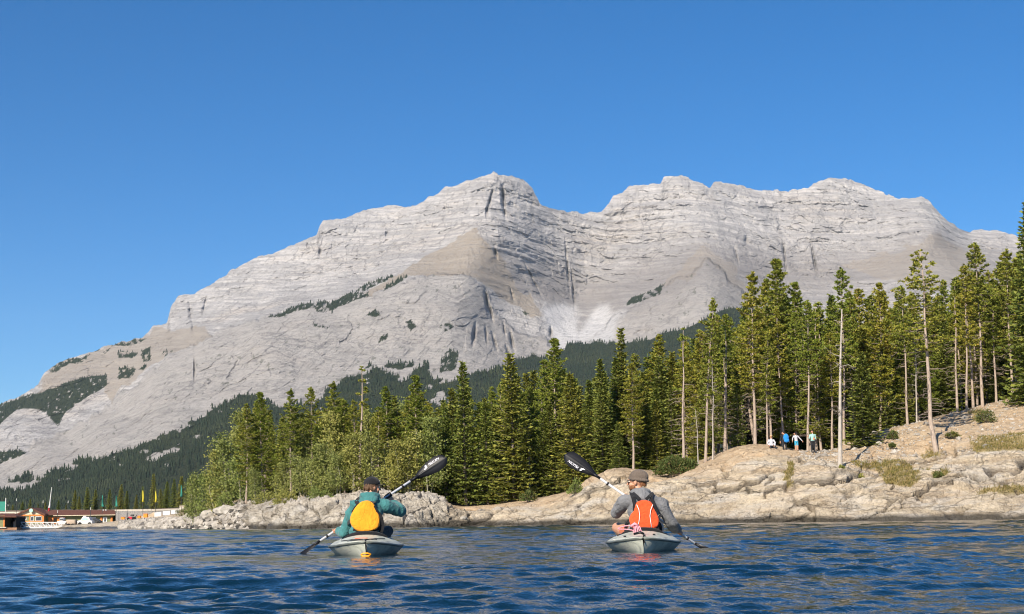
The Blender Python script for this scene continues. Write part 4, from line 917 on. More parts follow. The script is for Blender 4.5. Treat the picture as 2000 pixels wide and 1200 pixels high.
# ------------------------------------------------------------------ kayaks, paddles and paddlers
class Blob:
    """overlapping rounded solids fused into one continuous skin"""
    def __init__(s): s.m = MB()
    def ell(s, c, r, rot=None, n=12):
        c = Vector(c); vs, fs = [], []
        for i in range(n+1):
            th = math.pi*i/n
            for k in range(2*n):
                ph = math.pi*k/n; p = Vector((r[0]*math.sin(th)*math.cos(ph), r[1]*math.sin(th)*math.sin(ph), r[2]*math.cos(th)))
                vs.append(c+(rot @ p if rot else p))
        w = 2*n
        for i in range(n):
            for k in range(w): fs.append((i*w+k, (i+1)*w+k, (i+1)*w+(k+1) % w, i*w+(k+1) % w))
        s.m.add(vs, fs); return s
    def cone(s, a, b, ra, rb, n=12):
        a, b = Vector(a), Vector(b); t = (b-a).normalized(); L = (b-a).length
        pts, rad = [], []
        for i in range(5):
            w = math.pi/2*(1-i/4*1.0); pts.append(a-t*ra*math.sin(w)); rad.append(max(ra*math.cos(w), 1e-4))
        for i in range(5):
            w = math.pi/2*i/4; pts.append(b+t*rb*math.sin(w)); rad.append(max(rb*math.cos(w), 1e-4))
        s.m.tube(pts, rad, n); return s
    def chain(s, pts, rad, n=12):
        for i in range(len(pts)-1): s.cone(pts[i], pts[i+1], rad[i], rad[i+1], n)
        return s
    def build(s, name, mats, parent, voxel=0.01, smooth=4, pick=None, folds=None):
        o = s.m.build(name+"_raw", mats, None)
        r = o.modifiers.new("r", 'REMESH'); r.mode = 'VOXEL'; r.voxel_size = voxel
        sm = o.modifiers.new("s", 'SMOOTH'); sm.iterations = smooth; sm.factor = 0.5
        dg = bpy.context.evaluated_depsgraph_get(); me = bpy.data.meshes.new_from_object(o.evaluated_get(dg))
        bpy.data.objects.remove(o); me.name = name
        n = len(me.vertices); co = np.empty(n*3, np.float32); me.vertices.foreach_get("co", co); co = co.reshape(-1, 3)
        if folds is not None:
            nm = np.empty(n*3, np.float32); me.vertices.foreach_get("normal", nm); nm = nm.reshape(-1, 3)
            co = co+nm*folds(co)[:, None]; me.vertices.foreach_set("co", co.astype(np.float32).ravel())
        me.materials.clear()
        for mt in (mats if isinstance(mats, (list, tuple)) else [mats]): me.materials.append(mt)
        m = len(me.polygons); me.polygons.foreach_set("use_smooth", [True]*m)
        if pick is not None:
            cen = np.empty(m*3, np.float32); me.polygons.foreach_get("center", cen); me.polygons.foreach_set("material_index", pick(cen.reshape(-1, 3)).astype(np.int32))
        me.update(); return link(name, me, parent)

def skin_mat(name, c):
    t = NT(name); v = t.coord(); f = t.noise(25, 4, .6, v)
    t.fin(t.ramp(f, [(.3, tuple(x*.85 for x in c)), (.7, tuple(min(1, x*1.1) for x in c))]), .5, t.bump(t.noise(160, 3, .6, v), .15, .002), .35)
    t.b.inputs["Subsurface Weight"].default_value = .08; t.b.inputs["Subsurface Radius"].default_value = (.02, .008, .004); return t.m
M_skin = skin_mat("skin", (.52, .27, .17))
def cloth(name, c, var=.2, weave=260, crease=.5):
    t = NT(name); v = t.coord(); f = t.noise(7, 5, .6, v)
    cc = t.ramp(f, [(.3, tuple(x*(1-var) for x in c)), (.7, tuple(min(1, x*(1+var)) for x in c))])
    b = t.bump(t.noise(11, 4, .6, v, 1.2), crease, .035); b = t.bump(t.noise(weave, 2, .5, v), .3, .003, b)
    t.fin(cc, .9, b, .2); t.b.inputs["Sheen Weight"].default_value = .15; return t.m
M_teal = cloth("teal_fleece", (.052, .185, .185), .22, 260, .8); M_grey = cloth("grey_fleece", (.17, .172, .18), .25, 260, 1.0); M_black = cloth("black_webbing", (.014, .014, .016))
M_yellow = cloth("yellow_nylon", (.76, .30, .018), .14, 260, .8); M_orange = cloth("orange_nylon", (.74, .088, .024), .14, 260, .8); M_beanie = cloth("grey_knit", (.125, .098, .078), .2, 120)
M_pink = cloth("pink_collar", (.36, .20, .19)); M_trouser = cloth("dark_trousers", (.02, .021, .026)); M_short = cloth("rust_shorts", (.45, .12, .05))
M_hair = pm("brown_hair", (.10, .055, .028), .4, 60, .6, .5, .004); M_beard = pm("ginger_beard", (.20, .085, .035), .4, 80, .7, .5, .004)
M_white = pm("white_piping", (.8, .78, .75), .05, 20, .6, .05); M_lens = pm("dark_lens", (.01, .01, .012), .1, 5, .12, 0, spec=.6)
M_blkpl = pm("black_plastic", (.008, .008, .010), .3, 12, .45, .15, .003, .35); M_shaft = pm("grey_shaft", (.52, .53, .55), .1, 30, .32, .05, .002, .5); M_logo = pm("white_print", (.80, .79, .84), .05, 30, .5, 0)
M_toggle = pm("orange_plastic", (.85, .36, .02), .1, 10, .4, .1); M_rope = pm("pink_rope", (.75, .32, .38), .25, 90, .8, .4, .003)
t = NT("mottled_kayak"); v = t.coord((1, .45, 1)); f = t.noise(5.5, 5, .6, v, 1.2); f2 = t.noise(40, 4, .7, v)
cc = t.ramp(f, [(.34, (.27, .275, .245)), (.46, (.45, .465, .385)), (.56, (.52, .525, .44)), (.68, (.33, .335, .315))])
cc = t.mix(t.rng(f2, .6, .8, 0, .35), cc, (.13, .14, .13))
M_kayak = t.fin(cc, .42, t.bump(f2, .25, .004), .4)
M_rim = pm("kayak_rim", (.11, .12, .105), .2, 9, .45, .15, .003, .4)

def make_kayak(px, label, heading=0.0):
    D0 = 15.35; w = V(px, hor(px)+0.35*F/D0, D0); root = empty("kayak", (w.x, D0, 0.0)); root.rotation_euler = (0, 0, heading)
    tag(root, label, "kayak", "kayaks on the lake")
    L = 3.05; ys = np.linspace(0, L, 61); u = ys/L
    hb = 0.425*np.interp(u, [0, .02, .06, .12, .2, .3, .42, .55, .7, .85, .95, 1], [.02, .20, .42, .64, .84, .96, 1, .98, .82, .5, .2, .02])
    gz = np.interp(u, [0, .08, .2, .4, .6, .8, 1], [.145, .125, .10, .09, .10, .15, .24])
    kz = np.interp(u, [0, .03, .1, .25, .5, .8, .95, 1], [.06, -.06, -.11, -.13, -.13, -.11, -.03, .12])
    crown = np.interp(u, [0, .06, .18, .30, .36, .40, .46, .56, .62, .70, .85, 1], [.0, .03, .075, .115, .105, -.01, -.02, -.02, -.01, .10, .08, .0])
    vee = np.interp(u, [0, .12, .35, .7, 1], [1, .75, .25, .4, 1])
    nh = 11; hv, dv, rv = [], [], []
    for i, y in enumerate(ys):
        a = np.linspace(-1, 1, 2*nh+1)
        q = np.abs(a); prof = vee[i]*q**1.15+(1-vee[i])*q**3.2
        hv.append(np.stack([a*hb[i]*(.97+.03*q), np.full_like(a, y), kz[i]+(gz[i]-.012-kz[i])*prof], -1))
        dz = np.where(q < .80, 1, (1-q)/.20)
        dv.append(np.stack([a*hb[i]*.985, np.full_like(a, y), gz[i]+.010+crown[i]*(np.clip(1-q**2.2, 0, 1)) + .012*np.sin(np.clip((q-.72)/.28, 0, 1)*math.pi)], -1))
    def sheet(name, arr, mat, flip=False):
        arr = np.array(arr); f = grid_faces(*arr.shape[:2]); f = f[:, ::-1] if flip else f
        me = mesh_np(name, arr.reshape(-1, 3), f, True, [mat]); o = link(name, me, root, False); return o
    hull = sheet("hull", hv, M_kayak, False)
    deck = sheet("deck", dv, M_kayak, True)
    m = MB()                                           # moulded rim where hull and deck join
    for sg in (-1, 1): m.tube([(sg*hb[i]*1.0, ys[i], gz[i]) for i in range(len(ys))], .013, 8)
    m.build("rim", M_rim, root, True, wc=False)
    m = MB(); co = [(.27*math.cos(a), 1.52+.46*math.sin(a), .165 if math.sin(a) < 0 else .165-.02*math.sin(a)) for a in np.linspace(0, 2*math.pi, 33)]
    m.tube(co, .020, 8, False); m.build("cockpit_coaming", M_blkpl, root, True, wc=False)
    # padded seat back: a curved black band standing behind the paddler
    m = MB(); n = 17; av = np.linspace(-1.15, 1.15, n); vs = []
    for k, a in enumerate(av):
        top = .262-.075*abs(a/1.15)**2.2
        for rr, zz in ((.285, .10), (.290, top-.01), (.262, top), (.250, .10)):
            vs.append((rr*math.sin(a)*1.0, 1.43-rr*math.cos(a)*.72, zz))
    fs = []
    for k in range(n-1):
        for j in range(4): fs.append((k*4+j, k*4+(j+1) % 4, (k+1)*4+(j+1) % 4, (k+1)*4+j))
    fs += [(3, 2, 1, 0), tuple((n-1)*4+j for j in range(4))]
    m.add(vs, fs).build("seat_back", M_black, root, True, .006, wc=False)
    return root, dict(ys=ys, hb=hb, gz=gz, crown=crown)
def deckz(K, x, y):
    i = int(np.clip(np.searchsorted(K['ys'], y), 0, len(K['ys'])-1)); q = abs(x)/max(K['hb'][i], .01)
    return K['gz'][i]+.010+K['crown'][i]*max(0, 1-q**2.2)
def cord(K, pts, root, name, mat, r=.0045):
    p = []
    for a, b in zip(pts[:-1], pts[1:]):
        for s in np.linspace(0, 1, 7)[:-1]: x = a[0]+(b[0]-a[0])*s; y = a[1]+(b[1]-a[1])*s; p.append((x, y, deckz(K, x, y)+.006))
    p.append((pts[-1][0], pts[-1][1], deckz(K, *pts[-1])+.006)); MB().tube(p, r, 6).build(name, mat, root, True, wc=False)

kl, K = make_kayak(714, "mottled grey-green kayak with orange stern toggle carrying the teal hooded paddler", R(5.7))
cord(K, [(-.20, .30), (0, .10), (.21, .62)], kl, "deck_cord", M_blkpl); cord(K, [(-.27, .62), (-.02, .13), (.12, .30)], kl, "deck_cord", M_blkpl); cord(K, [(-.12, .42), (.02, .40)], kl, "deck_cord", M_orange, .0035)
MB().tube([(0, .035, .165), (0, .03, .15), (.006, -.012, .10), (.018, -.03, .02)], .006, 6).build("toggle_cord", M_blkpl, kl, True, wc=False)
m = MB(); m.tube([(-.05, -.045, .018), (-.03, -.05, .030), (.02, -.05, .032), (.06, -.045, .024)], [.006, .010, .010, .006], 8); m.tube([(-.047, -.045, .016), (-.028, -.05, .002), (.028, -.05, .002), (.058, -.045, .020)], [.006, .010, .010, .006], 8)
m.build("toggle_handle", M_toggle, kl, True, wc=False)
MB().box((0, .05, .155), (.03, .05, .025)).build("deck_fitting", M_blkpl, kl, False, .004, wc=False)
kr, K = make_kayak(1257, "mottled grey-green kayak with pink rope on deck carrying the grey hooded paddler", R(-5.0))
m = MB(); m.tube([(-.10, .12, deckz(K, -.1, .12)+.035), (-.03, .11, deckz(K, -.03, .11)+.045), (.01, .10, deckz(K, 0, .1)+.03)], [.012, .015, .012], 8); m.build("carry_handle", M_blkpl, kr, True, wc=False)
m = MB(); m.box((.012, .07, .165), (.028, .05, .05)); m.build("deck_fitting", M_blkpl, kr, False, .004, wc=False)
MB().tube([(.01, .045, .165), (.012, .0, .13), (.014, -.006, .10)], .005, 6).build("deck_cord", M_blkpl, kr, True, wc=False)
for x in (-.2, .12): MB().box((x, .45, deckz(K, x, .45)+.008), (.03, .02, .015)).build("deck_fitting", M_blkpl, kr, False, .003, wc=False)
MB().box((-.31, .60, deckz(K, -.31, .60)+.002), (.05, .09, .004)).build("sticker", M_white, kr, False, wc=False)
# pink rope bundle lying on the right kayak's rear deck
g = np.random.default_rng(4); kw = kr.location; m = MB()
def rp(x, y, dz): return (kw.x+x*math.cos(R(-5))-y*math.sin(R(-5)), kw.y+x*math.sin(R(-5))+y*math.cos(R(-5)), deckz(K, x, y)+dz)
c0 = np.array((-.13, .62)); 
loops = [[(c0[0]+.10*math.cos(a)*s-.02*j-.04, c0[1]+.05*math.sin(a), .03+.075*max(0, math.sin(a*.5+.3))+.012*j) for a in np.linspace(0, 6.28, 18)] for j, s in enumerate((1.05, .8, .6))]
for lp in loops[:1]: m.tube([rp(*p) for p in lp], .0062, 6, False)
for j in range(5): m.tube([rp(c0[0]+.02+.012*j, c0[1], .10), rp(c0[0]+.035+.016*j, c0[1]-.03, .07), rp(c0[0]+.03+.022*j, c0[1]-.07, .008)], .0062, 6)
m.tube([rp(c0[0]+.0, c0[1]-.02, .09), rp(c0[0]+.04, c0[1]-.03, .115), rp(c0[0]+.08, c0[1]-.01, .08)], .016, 8)
tag(m.build("rope", M_rope, None, True), "bundle of pink rope on the rear deck of the right kayak", "rope")

# paddles
def make_paddle(low, high, label, facing, logo_flip, lowtwist):
    low, high = Vector(low), Vector(high); t = (high-low).normalized(); L = (high-low).length; root = empty("kayak_paddle", low)
    tag(root, label, "paddle", "double-bladed paddles")
    bl = .50
    MB().tube([low+t*(bl*.80), low+t*(bl+.02)], [.013, .0155], 12).build("blade_neck", M_blkpl, root, True); MB().tube([high-t*(bl*.80), high-t*(bl+.02)], [.013, .0155], 12).build("blade_neck", M_blkpl, root, True)
    MB().tube([low+t*(bl+.0), high-t*(bl+.0)], .0145, 14).build("shaft", M_shaft, root, True)
    for s in (bl+.12, L-bl-.13):
        p = low+t*s; MB().tube([p-t*.012, p-t*.010, p+t*.010, p+t*.012], [.016, .021, .021, .016], 12).build("drip_ring", M_blkpl, root, True)
    for e, (tip, dr, tw) in enumerate(((low, -1, lowtwist), (high, 1, 0.0))):
        ax = t*dr; nrm = Vector(facing); nrm = (nrm-ax*nrm.dot(ax)).normalized(); nrm = Matrix.Rotation(tw, 3, ax) @ nrm; sd = ax.cross(nrm).normalized()
        if (sd.z < 0): sd = -sd
        n = 26; s = np.linspace(0, 1, n); base = tip-ax*bl
        up = .098*np.interp(s, [0, .1, .25, .45, .65, .8, .9, .96, 1], [.10, .22, .55, .86, 1, .97, .80, .55, .0])
        dn = .098*np.interp(s, [0, .1, .25, .45, .65, .8, .9, .96, 1], [.10, .16, .42, .72, .90, .90, .74, .48, .0])
        vs = []
        cols = np.linspace(-1, 1, 13)
        for face in (1, -1):
            for i in range(n):
                for a in cols:
                    wdt = a*(up[i] if a > 0 else dn[i]); cup = -.020*(a*a)+.016*math.sin(s[i]*3.14)*0+(.010*math.exp(-(a/.10)**2)*(1-s[i]**3))*1.0
                    vs.append(base+ax*(s[i]*bl)+sd*wdt+nrm*(cup+face*.003*(1-.9*abs(a)**4)))
        f = [tuple(x) for x in grid_faces(n, 13).tolist()]; off = n*13
        f += [tuple(off+i for i in reversed(x)) for x in f]
        b = MB().add(vs, f).build("blade", M_blkpl, root, True)
        if e == 1:
            cu = bpy.data.curves.new("logo", 'FONT'); cu.body = "PELICAN"; cu.size = .052; cu.extrude = .0006; cu.shear = .25; cu.align_x = 'CENTER'; cu.space_character = .86
            to = bpy.data.objects.new("t", cu); col.objects.link(to); me = bpy.data.meshes.new_from_object(to.evaluated_get(bpy.context.evaluated_depsgraph_get())); bpy.data.objects.remove(to)
            yv = nrm.cross(ax).normalized(); ctr = base+ax*(bl*.68)+sd*(.050*logo_flip)+nrm*.0045-yv*.020
            mx = Matrix((( ax.x, yv.x, nrm.x, ctr.x), (ax.y, yv.y, nrm.y, ctr.y), (ax.z, yv.z, nrm.z, ctr.z), (0, 0, 0, 1)))
            me.transform(mx @ Matrix.Diagonal((.82, .80, 1, 1))); me.materials.clear(); me.materials.append(M_logo); bo = link("lettering", me, b, True); bo.matrix_parent_inverse = Matrix.Identity(4)
            m = MB(); q = lambda x, y: ctr+ax*x+yv*y+nrm*.001        # bird emblem beside the lettering
            pts = [(-.155, -.012), (-.125, .006), (-.118, .028), (-.103, .034), (-.096, .020), (-.104, .012), (-.096, -.004), (-.112, -.008), (-.125, -.014)]
            m.add([q(*p) for p in pts], [tuple(range(len(pts)))]); em = m.build("emblem", M_logo, b); em.matrix_parent_inverse = Matrix.Identity(4)
    return low, t, L

PD = 16.8
pl = make_paddle(V(552, 1104.8, PD+.285), V(872, 893.5, PD+.50), "double-bladed kayak paddle held up by the teal hooded paddler", (0.05, -1, .25), 1, R(62))
pr_ = make_paddle(V(1430, 1111.5, PD+.18), V(1103, 887.5, PD+.50), "double-bladed kayak paddle held by the grey hooded paddler", (-0.02, -1, .2), -1, R(66))
def on_shaft(p, px):      # point of the paddle shaft at a photo column
    low, t, L = p; best = min((abs((1000+F*((_M.T @ np.array((low+t*s)-CAM))[0]/-(_M.T @ np.array((low+t*s)-CAM))[2]))-px), s) for s in np.linspace(0, L, 400)); return low+t*best[1]

def grip(b, c, t, palm, thumb_dir, wrist):
    """palm, four fingers closed round a shaft with axis t at c, thumb, wrist"""
    palm = (palm-t*palm.dot(t)).normalized(); o = t.cross(palm).normalized()
    rs = .0145
    for k, (off, ln) in enumerate(((-.031, .92), (-.011, 1.0), (.010, .97), (.030, .82))):
        pts = []
        for j, a in enumerate(np.linspace(R(-35), R(-35)+R(265)*ln, 6)):
            pts.append(c+t*off*thumb_dir+(palm*math.cos(a)+o*math.sin(a))*(rs+.0095))
        b.chain(pts, [.0100, .0100, .0095, .009, .0085, .0075], 8)
    pts = [c+t*(-.046)*thumb_dir+(palm*math.cos(a)+o*math.sin(a))*(rs+.010) for a in np.linspace(R(20), R(-150), 4)]
    b.chain(pts, [.013, .0115, .0105, .009], 8)
    pc = c+palm*(rs+.020)-o*.012
    for off in (-.028, -.009, .010, .028): b.cone(pc+t*off, pc+t*off*.8+(wrist-pc).normalized()*.055, .016, .018, 8)
    b.chain([pc+(wrist-pc).normalized()*.03, wrist], [.030, .028], 10)

def head(b, c, face, r=1.0):
    """skull, jaw, nose, brow, ears; `face` points where the person looks; returns axes"""
    f = Vector(face).normalized(); s = f.cross(Vector((0, 0, 1))).normalized(); u = s.cross(f)
    rot = Matrix((s, f, u)).transposed(); q = lambda x, y, z: c+(s*x+f*y+u*z)*r
    b.ell(q(0, -.012, .03), (.076*r, .096*r, .092*r), rot); b.ell(q(0, .022, -.045), (.058*r, .066*r, .066*r), rot); b.ell(q(0, .058, -.083), (.030*r, .028*r, .024*r), rot)
    b.cone(q(0, .083, .012), q(0, .106, -.022), .011*r, .014*r); b.ell(q(0, .072, .030), (.052*r, .020*r, .012*r), rot)
    b.ell(q(0, .080, -.052), (.024*r, .014*r, .006*r), rot); b.ell(q(0, .078, -.064), (.022*r, .013*r, .006*r), rot)
    for sg in (-1, 1): b.ell(q(sg*.078, -.008, -.008), (.010*r, .020*r, .032*r), rot); b.ell(q(sg*.040, .052, -.030), (.024*r, .026*r, .026*r), rot)
    return q, rot, s, f, u
def eyes(q, parent):
    for sg in (-1, 1):
        b = Blob(); b.ell(q(sg*.031, .072, .010), (.014, .008, .009)); b.m.build("eye", M_white, parent, True)
        b = Blob(); b.ell(q(sg*.031, .079, .010), (.007, .004, .007), n=8); b.m.build("iris", M_lens, parent, True)

def pillow(outline, dy, thick, name, mat, parent, tilt=0.0):
    """padded panel with a photo-traced outline standing on the back"""
    out = np.array(outline, float); cen = out.mean(0); n0 = len(out)
    tt = np.linspace(0, n0, n0*4, endpoint=False); o2 = []
    for x in tt:
        i = int(x); f = x-i; p0, p1, p2, p3 = [out[(i+k) % n0] for k in (-1, 0, 1, 2)]
        o2.append(.5*(2*p1+(p2-p0)*f+(2*p0-5*p1+4*p2-p3)*f*f+(3*p1-p0-3*p2+p3)*f**3))
    o2 = np.array(o2); n = len(o2); rings = [(1.0, 0.0), (1.005, .45), (.99, .72), (.955, .90), (.88, .99), (.7, 1.0), (.5, 1.03), (.3, 1.0), (.02, 1.02)]
    vs = []
    for sc, h in rings:
        for p in o2:
            q = cen+(p-cen)*sc; dx = (q[0]-cen[0])/165
            vs.append(V(q[0], q[1], PD+dy+tilt*(cen[1]-q[1])/165+.55*dx*dx-thick*h))
    fs = []
    for i in range(len(rings)-1):
        for k in range(n): fs.append((i*n+k, i*n+(k+1) % n, (i+1)*n+(k+1) % n, (i+1)*n+k))
    fs.append(tuple((len(rings)-1)*n+k for k in range(n))); fs.append(tuple(reversed(range(n))))
    return MB().add(vs, fs).build(name, mat, parent, True)
def ribbon(pts, w, name, mat, parent, th=.006):
    """flat strap along photo points (column, row, depth offset)"""
    p = [V(a, b, PD+c) for a, b, c in pts]; m = MB(); vs = []
    for i, x in enumerate(p):
        t = (p[min(i+1, len(p)-1)]-p[max(0, i-1)]).normalized(); s = t.cross(Vector((0, -1, 0.2))).normalized(); nn = s.cross(t)
        vs += [x+s*w/2-nn*th/2, x-s*w/2-nn*th/2, x-s*w/2+nn*th/2, x+s*w/2+nn*th/2]
    fs = [(3, 2, 1, 0), tuple((len(p)-1)*4+j for j in range(4))]
    for k in range(len(p)-1):
        for j in range(4): fs.append((k*4+j, k*4+(j+1) % 4, (k+1)*4+(j+1) % 4, (k+1)*4+j))
    return m.add(vs, fs).build(name, mat, parent, False)
def fold(seed, amp):
    return lambda c: amp*(1.5*fbm((c[:, 0]+.7*c[:, 2])*7, c[:, 1]*6, (c[:, 2]-.4*c[:, 0])*3.2, 2, seed, .4, True)+.25*fbm(c[:, 0]*16, c[:, 1]*16, c[:, 2]*9, 2, seed+3))
def legs(b, hip, kx, kz, hx):
    for sg in (-1, 1):
        a = hip+Vector((sg*.10, .04, -.02)); k = hip+Vector((sg*kx+hx, .50, kz)); f = hip+Vector((sg*.17, .86, -.06))
        b.chain([a, k], [.095, .066]); b.chain([k, f], [.060, .042]); b.cone(f, f+Vector((sg*.02, .07, .10)), .042, .032)

def paddler(lay):
    J = {k: V(a, b, PD+c) for k, (a, b, c) in lay['j'].items()}
    base = Vector((J['hip'].x, J['hip'].y, .06)); root = empty("person", base); tag(root, lay['label'], "person", "paddlers")
    low, t, L = lay['paddle']; hl, hr = on_shaft(lay['paddle'], lay['hands'][0]), on_shaft(lay['paddle'], lay['hands'][1])
    # body: one skin from feet to head
    b = Blob()
    b.chain([J['hip'], J['hip']*.5+J['chest']*.5, J['chest']], [.125, .115, .125]); b.ell(J['hip'], (.155, .115, .09))
    b.chain([J['ls'], J['chest']*.4+(J['ls']+J['rs'])*.3, J['rs']], [.06, .09, .06]); b.chain([J['chest'], J['neck'], J['head']-Vector((0, 0, .03))], [.10, .055, .052])
    q, rot, s_, f_, u_ = head(b, J['head'], lay['face'], lay.get('hr', 1.0))
    wl_ = hl+(J['le']-hl).normalized()*.085; wr_ = hr+(J['re']-hr).normalized()*.085
    b.chain([J['ls'], J['le'], wl_], [.052, .042, .028]); b.chain([J['rs'], J['re'], wr_], [.052, .042, .028])
    grip(b, hl, t, (J['le']-hl), 1 if lay['hands'][0] < lay['hands'][1] else -1, wl_); grip(b, hr, t, (J['re']-hr), -1, wr_)
    legs(b, J['hip'], lay['knee'][0], lay['knee'][1], lay['knee'][2])
    zc, yk = J['hip'].z+.10, J['hip'].y
    def pick(c):
        m = np.zeros(len(c), int); m[(c[:, 2] < zc+.02)] = 1
        if lay.get('bareknee'): m[(c[:, 1] > yk+.26) & (c[:, 2] < zc+.3) & (np.linalg.norm(c-np.array(hr), axis=1) > .14) & (np.linalg.norm(c-np.array(hl), axis=1) > .14)] = 0
        else: m[(c[:, 1] > yk+.16) & (c[:, 2] < J['chest'].z-.06) & (np.linalg.norm(c-np.array(hr), axis=1) > .2) & (np.linalg.norm(c-np.array(hl), axis=1) > .2)] = 1
        m[np.linalg.norm(c-np.array(hl), axis=1) < .12] = 0
        m[np.linalg.norm(c-np.array(hr), axis=1) < .12] = 0
        if lay.get('glove'): m[np.linalg.norm(c-np.array(hr), axis=1) < .062] = 2
        return m
    b.build("body", [M_skin, lay['legmat'], M_black], root, .0065, 3, pick)
    # hooded top
    b = Blob(); cm = (J['hip']*.5+J['chest']*.5)
    b.chain([J['hip']+Vector((0, 0, .04)), cm, J['chest']], [.150, .150, .160]); b.ell(J['chest']+Vector((0, .0, .03)), (.185, .125, .15)); b.ell(J['hip']+Vector((0, 0, .05)), (.175, .135, .08))
    for sh in ('ls', 'rs'): b.chain([J['chest']*.35+J['neck']*.35+J[sh]*.3, J[sh]], [.105, .078])
    el_l = J['le']+(wl_-J['le'])*.86; el_r = J['re']+(wr_-J['re'])*(.62 if lay.get('glove') else .9)
    b.chain([J['ls'], (J['ls']+J['le'])/2, J['le'], el_l], [.082, .074, .068, .050]); b.chain([J['rs'], (J['rs']+J['re'])/2, J['re'], el_r], [.082, .074, .070, .050])
    for e, d in ((el_l, wl_), (el_r, wr_)): b.ell(e, (.046, .046, .046))
    nk = J['neck']; hd = lay['hood']
    for a in np.linspace(0, 2*math.pi, 20, endpoint=False):
        b.ell(nk+Vector((hd[0]*math.cos(a), hd[1]*math.sin(a)*.9, hd[2]-.022*math.sin(a))), (.034, .034, .040), n=7)
    b.ell(nk+Vector((hd[3], -.085, -.015)), (.095, .055, .055)); b.ell(nk+Vector((hd[3], -.11, -.05)), (.060, .045, .06))
    b.build("hooded_top", lay['topmat'], root, .0095, 4, None, fold(lay['seed'], .015))
    return root, J, q, rot, s_, f_, u_, hl, hr

# left paddler -----------------------------------------------------
lay = dict(j=dict(hip=(712,1047,0), chest=(716,1003,.06), neck=(722,974,.11), head=(728,952.5,.15), ls=(694,989,.03), le=(672,1040,.10), rs=(750,988,.13), re=(781,997,.30)),
  paddle=pl, hands=(659, 757), face=(.86, .42, -.05), hr=.92, knee=(.20, .05, .03), legmat=M_trouser, topmat=M_teal, hood=(.095, .095, .012, .02), seed=61, glove=True,
  label="person in black cap, teal hooded top and yellow life vest paddling the left kayak")
root, J, q, rot, s_, f_, u_, hl, hr = paddler(lay); eyes(q, root)
r_ = .92
b = Blob(); b.ell(q(0, -.018, .045), (.086*r_, .104*r_, .090*r_), rot); co_ = b.m
cap = Blob(); cap.ell(q(0, -.016, .052), (.088*r_, .107*r_, .088*r_), rot, 16)
capo = cap.m; kz_ = [i for i, v_ in enumerate(capo.v) if (Vector(v_)-q(0, -.016, .035)).dot(u_) > -.012+0.0*1 or (Vector(v_)-q(0, 0, 0)).dot(f_) < -.06 and (Vector(v_)-q(0, -.016, .035)).dot(u_) > -.045]
ks = set(kz_); capo.f, capo.m = zip(*[(f, 0) for f in capo.f if all(i in ks for i in f)]); capo.f = list(capo.f); capo.m = list(capo.m)
cp = capo.build("cap", M_black, root, True); sol = cp.modifiers.new("thick", 'SOLIDIFY'); sol.thickness = .005
m = MB(); vs = []; n = 15
for k, a in enumerate(np.linspace(-1.15, 1.15, n)):
    i0 = q(.082*math.sin(a)*1.0, -.016+.100*math.cos(a), .040-.004*math.cos(a)); o1 = q(.088*math.sin(a), -.016+.104*math.cos(a)+.075*math.cos(a)**.6 if math.cos(a) > 0 else 0, .026+.020*math.cos(a))
    vs += [i0+u_*.004, o1+u_*.002, o1-u_*.008, i0-u_*.010]
fs = []
for k in range(n-1):
    for j in range(4): fs.append((k*4+j, k*4+(j+1) % 4, (k+1)*4+(j+1) % 4, (k+1)*4+j))
m.add(vs, fs+[(0, 1, 2, 3), tuple((n-1)*4+j for j in (3, 2, 1, 0))]); m.build("brim", M_black, root, True)
MB().tube([q(0, -.016, .143), q(0, -.016, .149)], [.010, .004], 10).build("cap_button", M_black, root, True)
MB().box(q(0, .088, .085), (.012, .006, .012)).build("cap_emblem", M_white, root)
b = Blob(); g = np.random.default_rng(8)
for k in range(150):
    a = g.uniform(-2.9, 2.9); z = g.uniform(-.036, .024); fr = math.cos(a)
    if fr > .35: continue
    if fr > -.25 and z < -.02 and abs(math.sin(a)) > .5: z = g.uniform(-.01, .022)
    p = q(.077*math.sin(a), -.020+.094*fr, z); b.cone(p+u_*.02, p-u_*.014+Vector(g.normal(0, .005, 3)), .009, .005, 7)
b.build("hair", M_hair, root, .004, 1)
vest = empty("life_vest", root.location); vest.parent = root; vest.location = (0, 0, 0)
def vest_part(o):
    mi = o.matrix_parent_inverse.copy(); o.parent = vest; o.matrix_parent_inverse = mi; return o
P_ = pillow([(701,983.5),(708,979.5),(718,978),(727,981),(732,988),(737,999),(741,1010),(741,1022),(737.5,1031.5),(728,1036.5),(712,1038.5),(699,1037.5),(690,1031),(684.5,1022),(684,1012),(688,1001),(694,991)], -.095, .046, "back_panel", M_yellow, root, .18)
vest_part(P_)
for pts, w, nm in ([[(699,985,-.10),(696,980,-.04),(700,975,.04),(706,972,.12)], .045, "shoulder_strap"], [[(727,982,-.10),(731,980,-.02),(733,979,.08)], .045, "shoulder_strap"], [[(739,1003,-.10),(744,1012,-.10),(747,1026,-.08),(744,1040,-.08)], .05, "side_strap"], [[(684,1018,-.09),(679,1023,.0),(677,1026,.1)], .04, "side_strap"],
                   [[(690,1034,-.12),(712,1041,-.15),(735,1036,-.12),(746,1028,-.05)], .035, "waist_strap"], [[(731,988,-.125),(736,998,-.12),(741,1010,-.10),(744,1026,-.09)], .022, "edge_binding"], [[(687,1001,-.105),(693,991,-.10),(699,984,-.09)], .014, "edge_binding"]):
    vest_part(ribbon(pts, w, nm, M_black, root))
